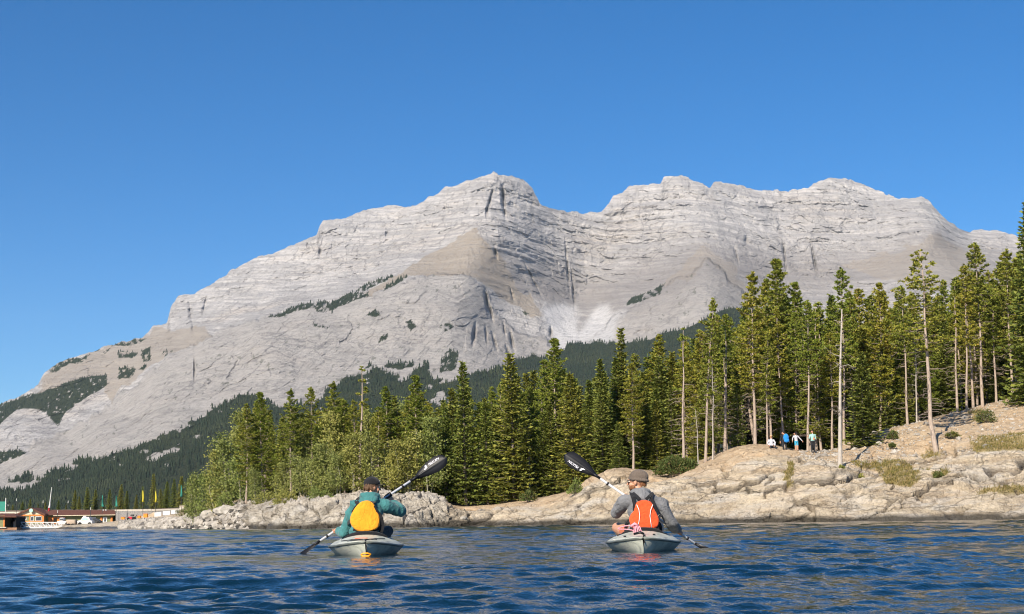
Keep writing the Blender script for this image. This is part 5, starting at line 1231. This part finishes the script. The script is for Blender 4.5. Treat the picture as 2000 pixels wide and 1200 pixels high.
# right paddler ----------------------------------------------------
lay = dict(j=dict(hip=(1257,1043,-.01), chest=(1257,1002,.02), neck=(1250,966,.06), head=(1243,941.5,.10), ls=(1221,980,.06), le=(1204,1001,.24), rs=(1289,984,.02), re=(1311,1021,.06)),
  paddle=pr_, hands=(1224, 1327), face=(-.90, .35, -.04), hr=1.04, knee=(.25, .07, -.02), legmat=M_short, topmat=M_grey, hood=(.085, .085, .01, .01), seed=83, bareknee=True,
  label="person in grey beanie, sunglasses, grey hooded top and orange life vest paddling the right kayak")
root, J, q, rot, s_, f_, u_, hl, hr = paddler(lay); eyes(q, root)
b = Blob(); b.ell(q(0, -.030, .055), (.092, .112, .088), rot, 14); b.ell(q(0, -.085, .050), (.070, .060, .072), rot); b.chain([q(.084*math.sin(a), -.028+.106*math.cos(a), .022+.020*math.cos(a)) for a in np.linspace(0, 6.283, 22)], [.016]*22, 8)
bm_ = b.build("beanie", M_beanie, root, .006, 4, None, lambda c: .0018*np.sin(c[:, 0]*260)+.002*fbm(c[:, 0]*30, c[:, 1]*30, c[:, 2]*30, 2, 4))
b = Blob()
for a in np.linspace(-1.45, 1.45, 13): b.ell(q(.066*math.sin(a), .008+.062*math.cos(a), -.072+.012*abs(math.sin(a))), (.016, .016, .026), n=7)
b.ell(q(0, .083, -.044), (.026, .010, .007), rot); b.build("beard", M_beard, root, .005, 2, None, fold(5, .002))
b = Blob(); 
for k in range(9):
    a = math.pi+np.linspace(-.9, .9, 9)[k]; p = q(.07*math.sin(a), -.016+.092*math.cos(a), -.02); b.cone(p+u_*.03, p-u_*.035, .014, .008, 7)
b.build("hair", M_beard, root, .006, 1)
m = MB()
for sg in (-1, 1): m.box((0, 0, 0), (0, 0, 0)) if False else m.add([q(sg*x, y, z) for x, y, z in ((.010,.098,.024),(.058,.088,.026),(.060,.086,-.004),(.048,.088,-.016),(.018,.097,-.014),(.010,.094,.024),(.058,.084,.026),(.060,.082,-.004),(.048,.084,-.016),(.018,.093,-.014))], [(0,1,2,3,4),(9,8,7,6,5),(0,5,6,1),(1,6,7,2),(2,7,8,3),(3,8,9,4),(4,9,5,0)])
gl = m.build("sunglasses", M_lens, root)
m = MB()
for sg in (-1, 1): m.tube([q(sg*.060, .084, .018), q(sg*.082, .04, .016), q(sg*.084, -.01, .008)], .0035, 6)
m.tube([q(-.012, .098, .016), q(.012, .098, .016)], .003, 6); tmp = m.build("glasses_frame", M_blkpl, root, True)
b = Blob(); nk = J['neck']; b.chain([nk+Vector((.075*math.cos(a), .072*math.sin(a)+.0, .035-.012*math.sin(a))) for a in np.linspace(0, 6.283, 18)], [.016]*18, 8); b.build("collar", M_pink, root, .006, 2)
vest = empty("life_vest", root.location); vest.parent = root; vest.location = (0, 0, 0)
vest_part(pillow([(1241,985),(1247,979.5),(1257,977),(1268,979),(1275,985),(1278,993),(1282,1002),(1286,1011),(1287,1020),(1283,1030),(1270,1033),(1252,1033.5),(1237,1032),(1231,1024),(1229,1014),(1232,1005),(1237,999),(1239,992)], -.130, .052, "back_panel", M_orange, root, .10))
for pts, w, nm in ([[(1239,998,-.16),(1239.5,986,-.155),(1236,972,-.10),(1233,964,-.02),(1232,961,.06)], .040, "shoulder_strap"], [[(1250,976,-.15),(1244,970,-.12),(1236,963,-.04)], .035, "shoulder_strap"], [[(1282,1001,-.15),(1278,988,-.16),(1272,973,-.11),(1274,964,-.04),(1272,962,.05)], .040, "shoulder_strap"], [[(1262,976,-.15),(1268,970,-.12),(1274,964,-.03)], .035, "shoulder_strap"],
                   [[(1229,1018,-.13),(1224,1024,-.06),(1222,1034,-.02),(1224,1042,-.04)], .04, "side_strap"], [[(1286,1012,-.13),(1291,1006,-.05),(1292,1000,.05)], .03, "side_strap"], [[(1286,1022,-.13),(1290,1030,-.06),(1289,1040,-.04)], .045, "side_strap"], [[(1230,1033,-.14),(1245,1036.5,-.19),(1270,1036.5,-.19),(1287,1032,-.14)], .040, "waist_strap"]):
    vest_part(ribbon(pts, w, nm, M_black, root))
for pts in ([(1243.5,986,-.190),(1248,996,-.196),(1249.5,1008,-.198),(1248,1020,-.197),(1244,1032,-.192)], [(1275,986,-.188),(1271,996,-.195),(1269.5,1008,-.198),(1271,1020,-.197),(1273,1031,-.192)]):
    vest_part(MB().tube([V(a, b_, PD+c) for a, b_, c in pts], .0042, 6).build("piping", M_white, root, True))

# hikers on the crest ------------------------------------------------
def hiker(name_lab, px, py, D, H, top, bottom, hair, pose, extra=None):
    """small standing or sitting figure; pose gives limb targets in fractions of height (x right, y away, z up)"""
    b0 = V(px, py, D); root = empty("person", b0); tag(root, name_lab, "person", "hikers on the rock crest")
    P = lambda x, y, z: b0+Vector((x, y, z))*H
    b = Blob()
    hip, ch, nk, hd = P(*pose['hip']), P(*pose['chest']), P(*pose['neck']), P(*pose['head'])
    b.chain([hip, ch], [.085*H, .095*H]); b.ell(ch+Vector((0, 0, .03*H)), (.125*H, .07*H, .06*H)); b.chain([ch, nk, hd], [.06*H, .034*H, .03*H]); b.ell(hd, (.046*H, .055*H, .064*H)); b.ell(hd+Vector((pose['look']*.055*H, 0, -.012*H)), (.014*H, .012*H, .016*H))
    for sg, (e, h) in zip((-1, 1), pose['arms']):
        s = ch+Vector((sg*.11*H, 0, .05*H)); b.chain([s, P(*e), P(*h)], [.038*H, .030*H, .022*H])
        for k in range(4): b.cone(P(*h), P(*h)+Vector(((k-1.5)*.010*H+sg*.005*H, .0, -.05*H)), .010*H, .007*H, 6)
    for sg, (k, f) in zip((-1, 1), pose['legs']):
        b.chain([hip+Vector((sg*.05*H, 0, 0)), P(*k), P(*f)], [.058*H, .042*H, .030*H]); b.cone(P(*f), P(*f)+Vector((.01*sg*H, -.07*H, -.005*H)), .028*H, .022*H, 8)
    hz, nz = hip.z, nk.z
    def pick(c):
        m = np.full(len(c), 0); m[c[:, 2] < hz+.02*H] = 1; m[c[:, 2] > nz] = 2
        for (e, h) in pose['arms']: m[np.linalg.norm(c-np.array(P(*h)), axis=1) < .065*H] = 2
        if pose.get('bare'): m[(c[:, 2] < P(0, 0, .27).z)] = 2
        return m
    b.build("body", [top, bottom, M_skin], root, .014*H*.8, 2, pick)
    bb = Blob(); bb.ell(hd+Vector((-pose['look']*.010*H, .004*H, .018*H)), (.052*H, .058*H, .060*H)); bb.m.build(pose.get('hairname', "hair"), hair, root, True)
    if extra: extra(root, P, H)
M_wshirt = cloth("white_shirt", (.52, .52, .55), .08); M_mint = cloth("mint_shirt", (.30, .50, .46), .08); M_blue = cloth("blue_nylon", (.02, .22, .62), .15); M_bshort = cloth("blue_shorts", (.05, .35, .55), .2); M_straw = cloth("straw_hat", (.50, .36, .20), .15); M_dkhair = pm("dark_hair", (.03, .02, .015), .3, 60, .6, .3, .004)
stand = lambda arms, look, **k: dict(hip=(0, 0, .50), chest=(0, 0, .72), neck=(0, 0, .83), head=(.01*look, 0, .925), arms=arms, legs=[((-.06, -.01, .27), (-.06, 0, .03)), ((.07, .01, .27), (.07, .02, .03))], look=look, **k)
hiker("standing hiker in pale mint top and dark trousers beside a pine trunk", 1588.5, 884, 102.6, 1.62, M_mint, M_trouser, M_dkhair, stand([((-.16, -.06, .62), (-.24, -.10, .72)), ((.14, .02, .58), (.05, -.08, .60))], -1))
hiker("child in white shirt and bright blue shorts leaning, right arm swung out", 1556, 880, 103.2, 1.30, M_wshirt, M_bshort, M_dkhair, dict(stand([((-.20, .0, .66), (-.22, -.04, .50)), ((.24, 0, .62), (.36, -.02, .48))], -1, bare=True), chest=(-.02, 0, .74), neck=(-.05, 0, .84), head=(-.08, -.01, .92)))
def pack(root, P, H):
    b = Blob(); b.ell(P(.05, -.16, .66), (.13*H, .085*H, .19*H)); b.ell(P(.07, -.17, .54), (.12*H, .085*H, .10*H)); b.build("backpack", M_blue, root, .016, 2, None, fold(9, .012))
hiker("hiker in dark clothes bending under a bright blue backpack", 1533, 884, 102.6, 1.55, M_trouser, M_trouser, M_dkhair, dict(stand([((-.18, .05, .58), (-.20, -.02, .45)), ((.18, .05, .60), (.24, 0, .48))], -1), head=(-.05, .04, .90)), pack)
def brim(root, P, H): MB().tube([P(.0, 0, .575), P(0, 0, .59)], [.095*H, .06*H], 16).build("hat_brim", M_straw, root, True)
hiker("seated hiker in white shirt and straw hat beside a pink pine trunk", 1507, 877, 103.0, 1.6, M_wshirt, M_trouser, M_straw, dict(hip=(0, .05, .12), chest=(0, .02, .34), neck=(0, 0, .46), head=(-.01, -.01, .55), arms=[((-.17, -.05, .26), (-.12, -.14, .12)), ((.17, -.05, .26), (.10, -.14, .12))], legs=[((-.10, -.22, .22), (-.10, -.34, .03)), ((.10, -.22, .22), (.12, -.34, .03))], look=-1, hairname="hat"), brim)

# ------------------------------------------------------------------ marina on the far left shore
M_olive = pm("olive_siding", (.20, .21, .10), .15, 3, .8, .2, .02); M_otrim = pm("orange_trim", (.62, .20, .05), .12, 3, .7, .1); M_roof = pm("brown_shingle", (.115, .05, .035), .25, 4, .9, .5, .03)
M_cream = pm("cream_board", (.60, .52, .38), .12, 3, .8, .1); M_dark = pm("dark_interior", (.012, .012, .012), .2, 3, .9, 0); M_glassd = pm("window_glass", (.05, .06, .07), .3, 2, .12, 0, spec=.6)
M_wpaint = pm("white_paint", (.62, .61, .59), .08, 4, .6, .1); M_conc = pm("concrete", (.50, .45, .37), .15, 2, .9, .3, .02); M_wall = pm("stone_masonry", (.26, .245, .23), .4, 3.5, .9, .8, .08)
M_green = pm("green_flag", (.035, .22, .165), .12, 3, .8, .1); M_yflag = pm("yellow_flag", (.52, .44, .04), .1, 3, .8, .1); M_pole = pm("pale_pole", (.62, .62, .58), .08, 4, .5, .05); M_dkpole = pm("dark_pole", (.05, .05, .05), .2, 4, .5, .05)
M_red = pm("red_paint", (.55, .03, .05), .1, 4, .4, .05); M_tyre = pm("tyre_rubber", (.015, .015, .015), .2, 10, .9, .2); M_obox = pm("orange_box", (.70, .25, .03), .1, 4, .7, .1); M_mint_sign = pm("mint_sign", (.35, .60, .50), .1, 4, .6, .05); M_wood = pm("dock_timber", (.30, .17, .10), .25, 3, .85, .3, .02); M_tan = pm("tan_cloth", (.42, .33, .25), .15, 4, .9, .2)
def rect(mb, x0, y0, x1, y1, D, depth, m=0):
    """a box whose front face fills the photo rectangle at distance D"""
    a, b = V(x0, y1, D), V(x1, y0, D); a2, b2 = V(x0, y0, D), V(x1, y1, D); xl, xr = (a.x+a2.x)/2, (b.x+b2.x)/2; zl, zh = min(a.z, b2.z)*.5+max(a.z, b2.z)*.5, (a2.z+b.z)/2
    return mb.box(((xl+xr)/2, D+depth/2, (zl+zh)/2), (xr-xl, depth, zh-zl), 0, m)
def part(parent, name, mat, *r, **k): m = MB(); rect(m, *r); return m.build(name, mat, parent, False, k.get('bevel', 0))
def thing(name, px, py, D, label, cat, group=None): r = empty(name, V(px, py, D)); tag(r, label, cat, group); return r
# floating boathouse
DB = 296
r = thing("boathouse", 12, 1032, DB, "olive and orange boathouse with a dark open bay at the far left", "building")
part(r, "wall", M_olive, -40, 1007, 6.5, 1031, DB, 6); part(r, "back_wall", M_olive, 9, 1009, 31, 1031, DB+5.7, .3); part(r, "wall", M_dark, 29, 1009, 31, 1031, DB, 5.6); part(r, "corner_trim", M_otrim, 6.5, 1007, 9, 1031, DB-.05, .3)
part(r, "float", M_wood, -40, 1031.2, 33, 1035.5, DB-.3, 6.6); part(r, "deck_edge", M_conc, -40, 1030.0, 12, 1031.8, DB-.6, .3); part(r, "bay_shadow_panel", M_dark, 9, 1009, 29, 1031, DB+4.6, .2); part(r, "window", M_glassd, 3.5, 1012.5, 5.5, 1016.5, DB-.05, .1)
m = MB(); a, b_, c, d = V(-42, 1008, DB-.8), V(32, 1008.5, DB-.8), V(28, 1003, DB+3), V(-42, 1003, DB+3); m.add([a, b_, c, d, a-Vector((0, 0, .25)), b_-Vector((0, 0, .25)), b_+Vector((0, 7, -.25)), a+Vector((0, 7, -.25))], [(0,1,2,3),(0,4,5,1),(4,7,6,5),(1,5,6,2),(2,6,7,3),(3,7,4,0)]); m.build("roof", M_roof, r)
# kiosk with gable
DK = 316
r = thing("kiosk", 62, 1022, DK, "orange-trimmed kiosk with brown gable and round mint sign", "building")
part(r, "wall", M_olive, 36, 1006, 85, 1024, DK, 5)
for x0, x1 in ((35, 37.5), (57, 58.6), (82.5, 85.5)): part(r, "post", M_otrim, x0, 1005, x1, 1024, DK-.25, .25)
part(r, "lintel", M_otrim, 37.5, 1005.5, 82.5, 1008, DK-.2, .2); part(r, "counter", M_otrim, 37.5, 1018, 82.5, 1020, DK-.3, .3)
for x0, x1, y0, y1 in ((39, 52, 1010, 1015.5), (59.5, 66, 1009, 1018), (69, 81, 1009, 1018)):
    w = part(r, "window", M_wpaint, x0, y0, x1, y1, DK-.12, .12); p_ = part(w, "pane", M_glassd, x0+1, y0+1, x1-1, y1-1, DK-.16, .05); p_.matrix_parent_inverse = Matrix.Identity(4)
m = MB(); a, b_, c = V(33, 1007, DK-.1), V(86, 1006, DK-.1), V(62, 995, DK-.1); a2, b2, c2 = [x+Vector((0, 5, 0)) for x in (a, b_, c)]; m.add([a, b_, c, a2, b2, c2], [(0,1,2),(3,5,4),(0,3,4,1)]); m.build("gable", M_cream, r)
m = MB()
for p0, p1 in ((a, c), (c, b_)):
    d_ = (p1-p0).normalized(); p0, p1 = p0-d_*(.5 if p0 is a else 0), p1+d_*(.5 if p1 is b_ else 0); up = Vector((0, 0, .35)); f = Vector((0, -.6, 0)); k = Vector((0, 5.6, 0)); m.hexa([p0+f, p1+f, p1+k, p0+k, p0+f+up, p1+f+up, p1+k+up, p0+k+up])
m.build("roof", M_roof, r); c_ = V(60.5, 997.5, DK-.9); MB().tube([c_, c_+Vector((0, .15, 0))], .42, 20).build("round_sign", M_mint_sign, r)
# long building
DL = 318
r = thing("long_building", 155, 1021, DL, "long low marina building with a brown roof and orange trim", "building")
part(r, "wall", M_olive, 88, 1005, 218, 1024, DL, 6)
for x0, x1 in ((94, 99), (101, 110), (112, 127), (216, 219.5), (196, 199.5)): part(r, "orange_panel", M_otrim, x0, 1010, x1, 1023, DL-.15, .15)
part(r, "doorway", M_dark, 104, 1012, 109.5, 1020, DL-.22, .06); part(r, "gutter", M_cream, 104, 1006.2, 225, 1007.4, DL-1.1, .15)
for x0, x1, y0, y1 in ((201, 209, 1010, 1021), (178, 187, 1010.5, 1016)):
    w = part(r, "window", M_wpaint, x0, y0, x1, y1, DL-.12, .12); p_ = part(w, "pane", M_glassd, x0+2.4, y0+2, x1-2.4, y1-2, DL-.18, .06); p_.matrix_parent_inverse = Matrix.Identity(4)
m = MB(); a, b_, c, d = V(84, 1006.5, DL-1), V(226, 1006.8, DL-1), V(224, 997, DL+2.5), V(92, 996.5, DL+2.5); th = Vector((0, 0, -.22)); bk = [b_+Vector((0, 7.5, 0)), a+Vector((0, 7.5, 0))]
m.add([a, b_, c, d, *bk], [(0,1,2,3),(3,2,4,5),(0,5,4,1),(0,3,5),(1,4,2)]); m.build("roof", M_roof, r)
for x, y in ((202, 996.5), (207, 996.2), (79, 995.5)): p = V(x, y, DL+2.4); MB().tube([p-Vector((0, 0, .4)), p+Vector((0, 0, .1))], [.12, .16], 10).build("roof_vent", M_wpaint, r)
# gangway with white lattice rail
DG = 299
r = thing("gangway", 75, 1033, DG, "white lattice-railed gangway leading to the floating boathouse", "gangway")
def bar(p0, p1, w, name, mat, D=DG): MB().tube([V(*p0, D), V(*p1, D)], w, 6).build(name, mat, r)
bar((28, 1020.5), (122, 1021), .12, "top_rail", M_wpaint); bar((38, 1031.5), (118, 1030.5), .22, "bottom_rail", M_wpaint); bar((30, 1026), (122, 1026), .07, "middle_rail", M_wpaint)
for k, x in enumerate(np.linspace(29, 120, 10)): bar((x, 1020.5), (x+1.5, 1031), .08, "post", M_wpaint)
for k, x in enumerate(np.linspace(30, 112, 9)): bar((x, 1020.8), (x+9, 1031), .09, "brace", M_wpaint)
m = MB(); rect(m, 26, 1031.8, 118, 1033.5, DG, 2.0); m.build("deck", M_dark, r); m = MB(); rect(m, 26, 1019, 32, 1030, DG+.4, .5); m.build("end_frame", M_wpaint, r)
# boat on trailer, pickup, cars
DV = 306
r = thing("motor_boat", 120, 1024, DV, "white motor boat with small cabin on the ramp", "boat")
m = MB(); p = [V(111, 1018, DV), V(127, 1018, DV), V(126, 1025, DV), V(113, 1025, DV)]; k = Vector((0, 2.2, 0)); m.hexa([p[3], p[2], p[2]+k, p[3]+k, p[0], p[1]+Vector((.5, 0, 0)), p[1]+k, p[0]+k]); m.build("hull", M_wpaint, r, False, .15); part(r, "cabin", M_wpaint, 115, 1011.5, 124, 1018, DV+.3, 1.6, bevel=.25); part(r, "windscreen", M_glassd, 116, 1013, 123, 1015.5, DV+.2, .06)
r = thing("covered_boat", 138, 1026, DV-1, "tan covered boat on a trailer between the boat and the pickup", "boat")
m = MB(); p = [V(128, 1015, DV-1), V(147, 1015.5, DV-1), V(147, 1025, DV-1), V(130, 1026, DV-1)]; m.hexa([p[3], p[2], p[2]+k, p[3]+k, p[0], p[1], p[1]+k, p[0]+k]); m.build("cover", M_tan, r, True, .3); part(r, "outboard_motor", M_dkpole, 146, 1015, 149.5, 1022, DV-.6, .6, bevel=.08)
for x in (134, 142): w = V(x, 1026, DV-1.1); MB().tube([w-Vector((0, .15, 0)), w+Vector((0, .15, 0))], .33, 14).build("wheel", M_tyre, r)
r = thing("pickup_truck", 166, 1024.5, DV-2, "white pickup truck parked on the boat ramp", "truck"); DT = DV-2
def solid(pts, depth, name, mat, par, D, bev=.08):
    p = [V(a, b, D) for a, b in pts]; n = len(p); kk = Vector((0, depth, 0)); m = MB(); m.add(p+[x+kk for x in p], [tuple(reversed(range(n))), tuple(range(n, 2*n))]+[(i, (i+1) % n, n+(i+1) % n, n+i) for i in range(n)]); return m.build(name, mat, par, False, bev)
solid([(151, 1024), (151, 1017.5), (157, 1016.5), (161, 1010), (173.5, 1010), (176.5, 1017), (180, 1017.5), (180, 1023.5)], 1.9, "body", M_wpaint, r, DT)
solid([(158.6, 1016.4), (161.6, 1011.4), (170, 1011.4), (171, 1016.4)], .06, "side_window", M_mint_sign, r, DT-.07, 0)
part(r, "roof_light", M_wpaint, 162, 1008, 167.5, 1010, DT+.6, .8, bevel=.05); part(r, "headlight", M_wpaint, 150.6, 1018.6, 152, 1020.4, DT-.03, .3)
for x in (156, 175): w = V(x, 1023.6, DT-.05); MB().tube([w-Vector((0, .14, 0)), w+Vector((0, .14, 0))], .36, 16).build("wheel", M_tyre, r)
r = thing("parked_car", 186, 1021.5, DT+4, "dark car parked beside the white pickup", "car"); DC = DT+4
solid([(177, 1022), (177, 1016.5), (182, 1012.5), (189, 1014.5), (196, 1018.5), (196, 1021.8)], 1.8, "body", M_dkpole, r, DC); solid([(180.5, 1016.4), (182.8, 1013.6), (187.5, 1015), (188.5, 1016.8)], .05, "side_window", M_glassd, r, DC-.06, 0)
for x in (180.5, 192): w = V(x, 1021.6, DC-.05); MB().tube([w-Vector((0, .12, 0)), w+Vector((0, .12, 0))], .33, 14).build("wheel", M_tyre, r)
for i, (px, py, D, lab) in enumerate([(389, 994, 250, "white van parked behind the small shore poplar"), (421, 992, 240, "white van parked just left of the pine stand")]):
    r = thing("parked_van", px, py, D, lab, "van"); solid([(px-6.5, py), (px-6.5, py-4.5), (px-5, py-6.5), (px+6.5, py-6.5), (px+6.5, py)], 2.0, "body", M_wpaint, r, D, .1); solid([(px-5.8, py-3.8), (px-4.6, py-5.8), (px+5.6, py-5.8), (px+5.6, py-3.8)], .05, "window_band", M_glassd, r, D-.06, 0)
    for x in (px-3.5, px+4): w = V(x, py, D-.04); MB().tube([w-Vector((0, .12, 0)), w+Vector((0, .12, 0))], .32, 12).build("wheel", M_tyre, r)
# retaining wall, pillar, barriers, boxes, small tractor
DW = 314
r = thing("retaining_wall", 290, 1012, DW, "long grey stone retaining wall with pale concrete cap", "wall")
m = MB(); p = [V(226, 1022, 316), V(300, 1014, 300), V(351, 1006, 266)]; q_ = [V(226, 998.8, 316), V(300, 998.2, 300), V(351, 997, 266)]
for i in (0, 1): kk = Vector((0, 1.0, 0)); m.hexa([p[i], p[i+1], p[i+1]+kk, p[i]+kk, q_[i], q_[i+1], q_[i+1]+kk, q_[i]+kk])
m.build("masonry", M_wall, r); m = MB(); q2 = [V(-60, 999.5, 330), V(224, 998.6, 317), V(300, 998.0, 299.5), V(351, 996.8, 265.5)]; up = Vector((0, 0, .32))
for i in (1, 2): kk = Vector((0, 1.4, 0)); m.hexa([q2[i], q2[i+1], q2[i+1]+kk, q2[i]+kk, q2[i]+up, q2[i+1]+up, q2[i+1]+kk+up, q2[i]+kk+up])
m.build("cap", M_conc, r)
r2 = thing("terrace_wall", 20, 1004, 332, "pale concrete terrace wall behind the kiosk at far left", "wall"); m = MB(); a, b_ = V(-80, 1012, 332), V(92, 1010, 326); a2, b2 = V(-80, 1000.5, 332), V(92, 999.5, 326); kk = Vector((0, 1, 0)); m.hexa([a, b_, b_+kk, a+kk, a2, b2, b2+kk, a2+kk]); m.build("face", M_conc, r2)
r = thing("stone_pillar", 356, 1002, 262, "square tan stone pillar at the top of the ramp", "pillar"); part(r, "shaft", M_conc, 350.5, 989.5, 361.5, 1004, 262, 1.1, bevel=.04); part(r, "cap_stone", M_cream, 350, 988, 362, 989.4, 261.9, 1.3, bevel=.03)
for i, (x0, x1, y0, y1, D) in enumerate([(301.5, 315, 1001.5, 1010, 287), (318, 332, 999, 1007.5, 277), (334, 348.5, 997, 1005, 266)]):
    r = thing("barrier_panel", (x0+x1)/2, y1, D, f"white rectangular barrier panel on the ramp, {['lowest and leftmost','middle','highest and rightmost'][i]} of three", "barrier", "white barrier panels on the ramp")
    m = MB(); a, b_, c, d = V(x0, y1, D), V(x1, y1-1.3, D-3), V(x1, y0-1.3, D-3), V(x0, y0, D); kk = Vector((0, .25, 0)); m.hexa([a, b_, b_+kk, a+kk, d, c, c+kk, d+kk]); m.build("panel", M_wpaint, r, False, .03)
    for x in (x0+1.5, x1-1.5): part(r, "foot", M_dkpole, x-.4, y1-1, x+.4, y1+.8, D-.3, .8)
for i, (x0, x1, y0, y1, D, lab) in enumerate([(236, 243, 1010, 1016.5, 304, "orange bin left of the red tractor"), (280, 287.5, 1003.5, 1011, 293, "largest orange bin right of the red tractor"), (268.5, 274, 1007.5, 1012.5, 296, "small orange-brown bin next to the red tractor")]):
    r = thing("orange_bin", (x0+x1)/2, y1, D, lab, "bin", "orange bins on the ramp"); part(r, "box", M_obox, x0, y0+1, x1, y1, D, .8, bevel=.04); part(r, "lid", M_otrim, x0-.3, y0, x1+.3, y0+1, D-.05, .9, bevel=.02)
r = thing("red_tractor", 255, 1014, 300, "small red tractor with black frame parked on the ramp", "tractor"); solid([(248, 1015), (248, 1011.5), (251, 1009.5), (257, 1009.5), (258.5, 1014.5)], 1.1, "hood", M_red, r, 300); solid([(254, 1008.5), (255, 1005), (260, 1005), (260.5, 1008.5)], .9, "seat", M_dkpole, r, 300.1); bar_ = MB().tube([V(262, 1013.5, 300.2), V(267.5, 1005.8, 300.2), V(267.5, 1012, 300.2)], .09, 6); bar_.build("roll_bar", M_dkpole, r)
for x, rr in ((250.5, .30), (262, .42)): w = V(x, 1013.6, 299.9); MB().tube([w-Vector((0, .2, 0)), w+Vector((0, .2, 0))], rr, 14).build("wheel", M_tyre, r)
# flags, poles and mast
def feather(px, top, bot, foot, D, mat, label, two=True, pole=M_dkpole):
    r = thing("feather_flag", px, foot, D, label, "flag", "feather flags of the marina")
    a, b_ = V(px, top, D), V(px, foot, D); b_.z = min(b_.z, a.z-1); MB().tube([b_, a], .05, 6).build("pole", pole, r)
    n = 8; m = MB(); vs = []
    for i in range(n+1):
        f = i/n; y = top+(bot-top)*f; w = (1.2+2.4*f)*(1 if two else .6); p0, p1, p2 = V(px, y, D), V(px-w*.45, y, D-.12*math.sin(f*3)), V(px+w*.75, y, D+.25*math.sin(f*5+px)); vs += [p1, p0-Vector((0, .06, 0)), p2]
    fs = []
    for i in range(n): fs += [(i*3, i*3+1, i*3+4, i*3+3), (i*3+1, i*3+2, i*3+5, i*3+4)]
    o = m.add(vs, fs).build("cloth", mat, r, True); sdm = o.modifiers.new("thick", 'SOLIDIFY'); sdm.thickness = .03
feather(200, 968, 990, 1003, 310, M_green, "green feather flag over the long building, left of the pair")
feather(227, 969, 990, 1003, 308, M_green, "green feather flag at the right end of the long building")
feather(279, 958.5, 981, 1004, 298, M_yflag, "yellow feather flag, left of the yellow pair")
feather(304, 960, 981.5, 1003, 294, M_yflag, "yellow feather flag, right of the yellow pair")
feather(354, 948, 970.5, 998, 262, M_green, "green feather flag above the stone pillar")
r = thing("banner", 5, 1004, 318, "wide green banner at the left picture edge", "flag"); part(r, "cloth", M_green, -6, 980, 10, 999, 318, .06); MB().tube([V(11.5, 973, 318), V(10.5, 1008, 318)], .10, 8).build("pole", M_pole, r)
for px, t_, b_, D, lab in ((32, 974, 1007, 314, "white-topped pole beside the green banner"), (84, 978, 998, 319, "short pale pole right of the kiosk gable"), (112.5, 997, 1012, 312, "thin pale post against the brown roof near the kiosk"), (177, 991, 1012, 308, "thin pale post in front of the brown roof above the dark car"), (133, 978, 998, 322, "thin grey pole behind the brown roof")):
    r = thing("pole", px, b_, D, lab, "pole"); MB().tube([V(px-.4, b_, D), V(px, t_+5, D)], .06, 6).build("shaft", M_dkpole, r); MB().tube([V(px, t_+5, D), V(px+.4, t_, D)], .06, 6).build("upper_shaft", M_pole, r)
r = thing("mast", 95, 998, 320, "leaning white mast with red lower end behind the brown roof", "mast"); MB().tube([V(95, 999, 320), V(96.8, 988, 320)], [.16, .14], 8).build("lower_end", M_red, r); MB().tube([V(96.8, 988, 320), V(101, 952, 320)], [.13, .06], 8).build("spar", M_wpaint, r); MB().tube([V(96.2, 992, 319.8), V(97.6, 984, 319.8)], [.22, .16], 8).build("furled_sail", M_wpaint, r)

# ------------------------------------------------------------------ air
t = NT("haze"); t.t.nodes.remove(t.b)
vol = t.n("VolumePrincipled"); vol.inputs["Color"].default_value = (0.66, 0.82, 1.0, 1); vol.inputs["Density"].default_value = HAZE; vol.inputs["Anisotropy"].default_value = 0.0
t.t.links.new(vol.outputs[0], t.out.inputs["Volume"])
hz = MB().box((0, 5200, 1000.0), (17500, 17000, 2060)).build("haze", t.m); tag(hz, "thin blue summer haze in front of the mountain", "haze", kind="stuff")
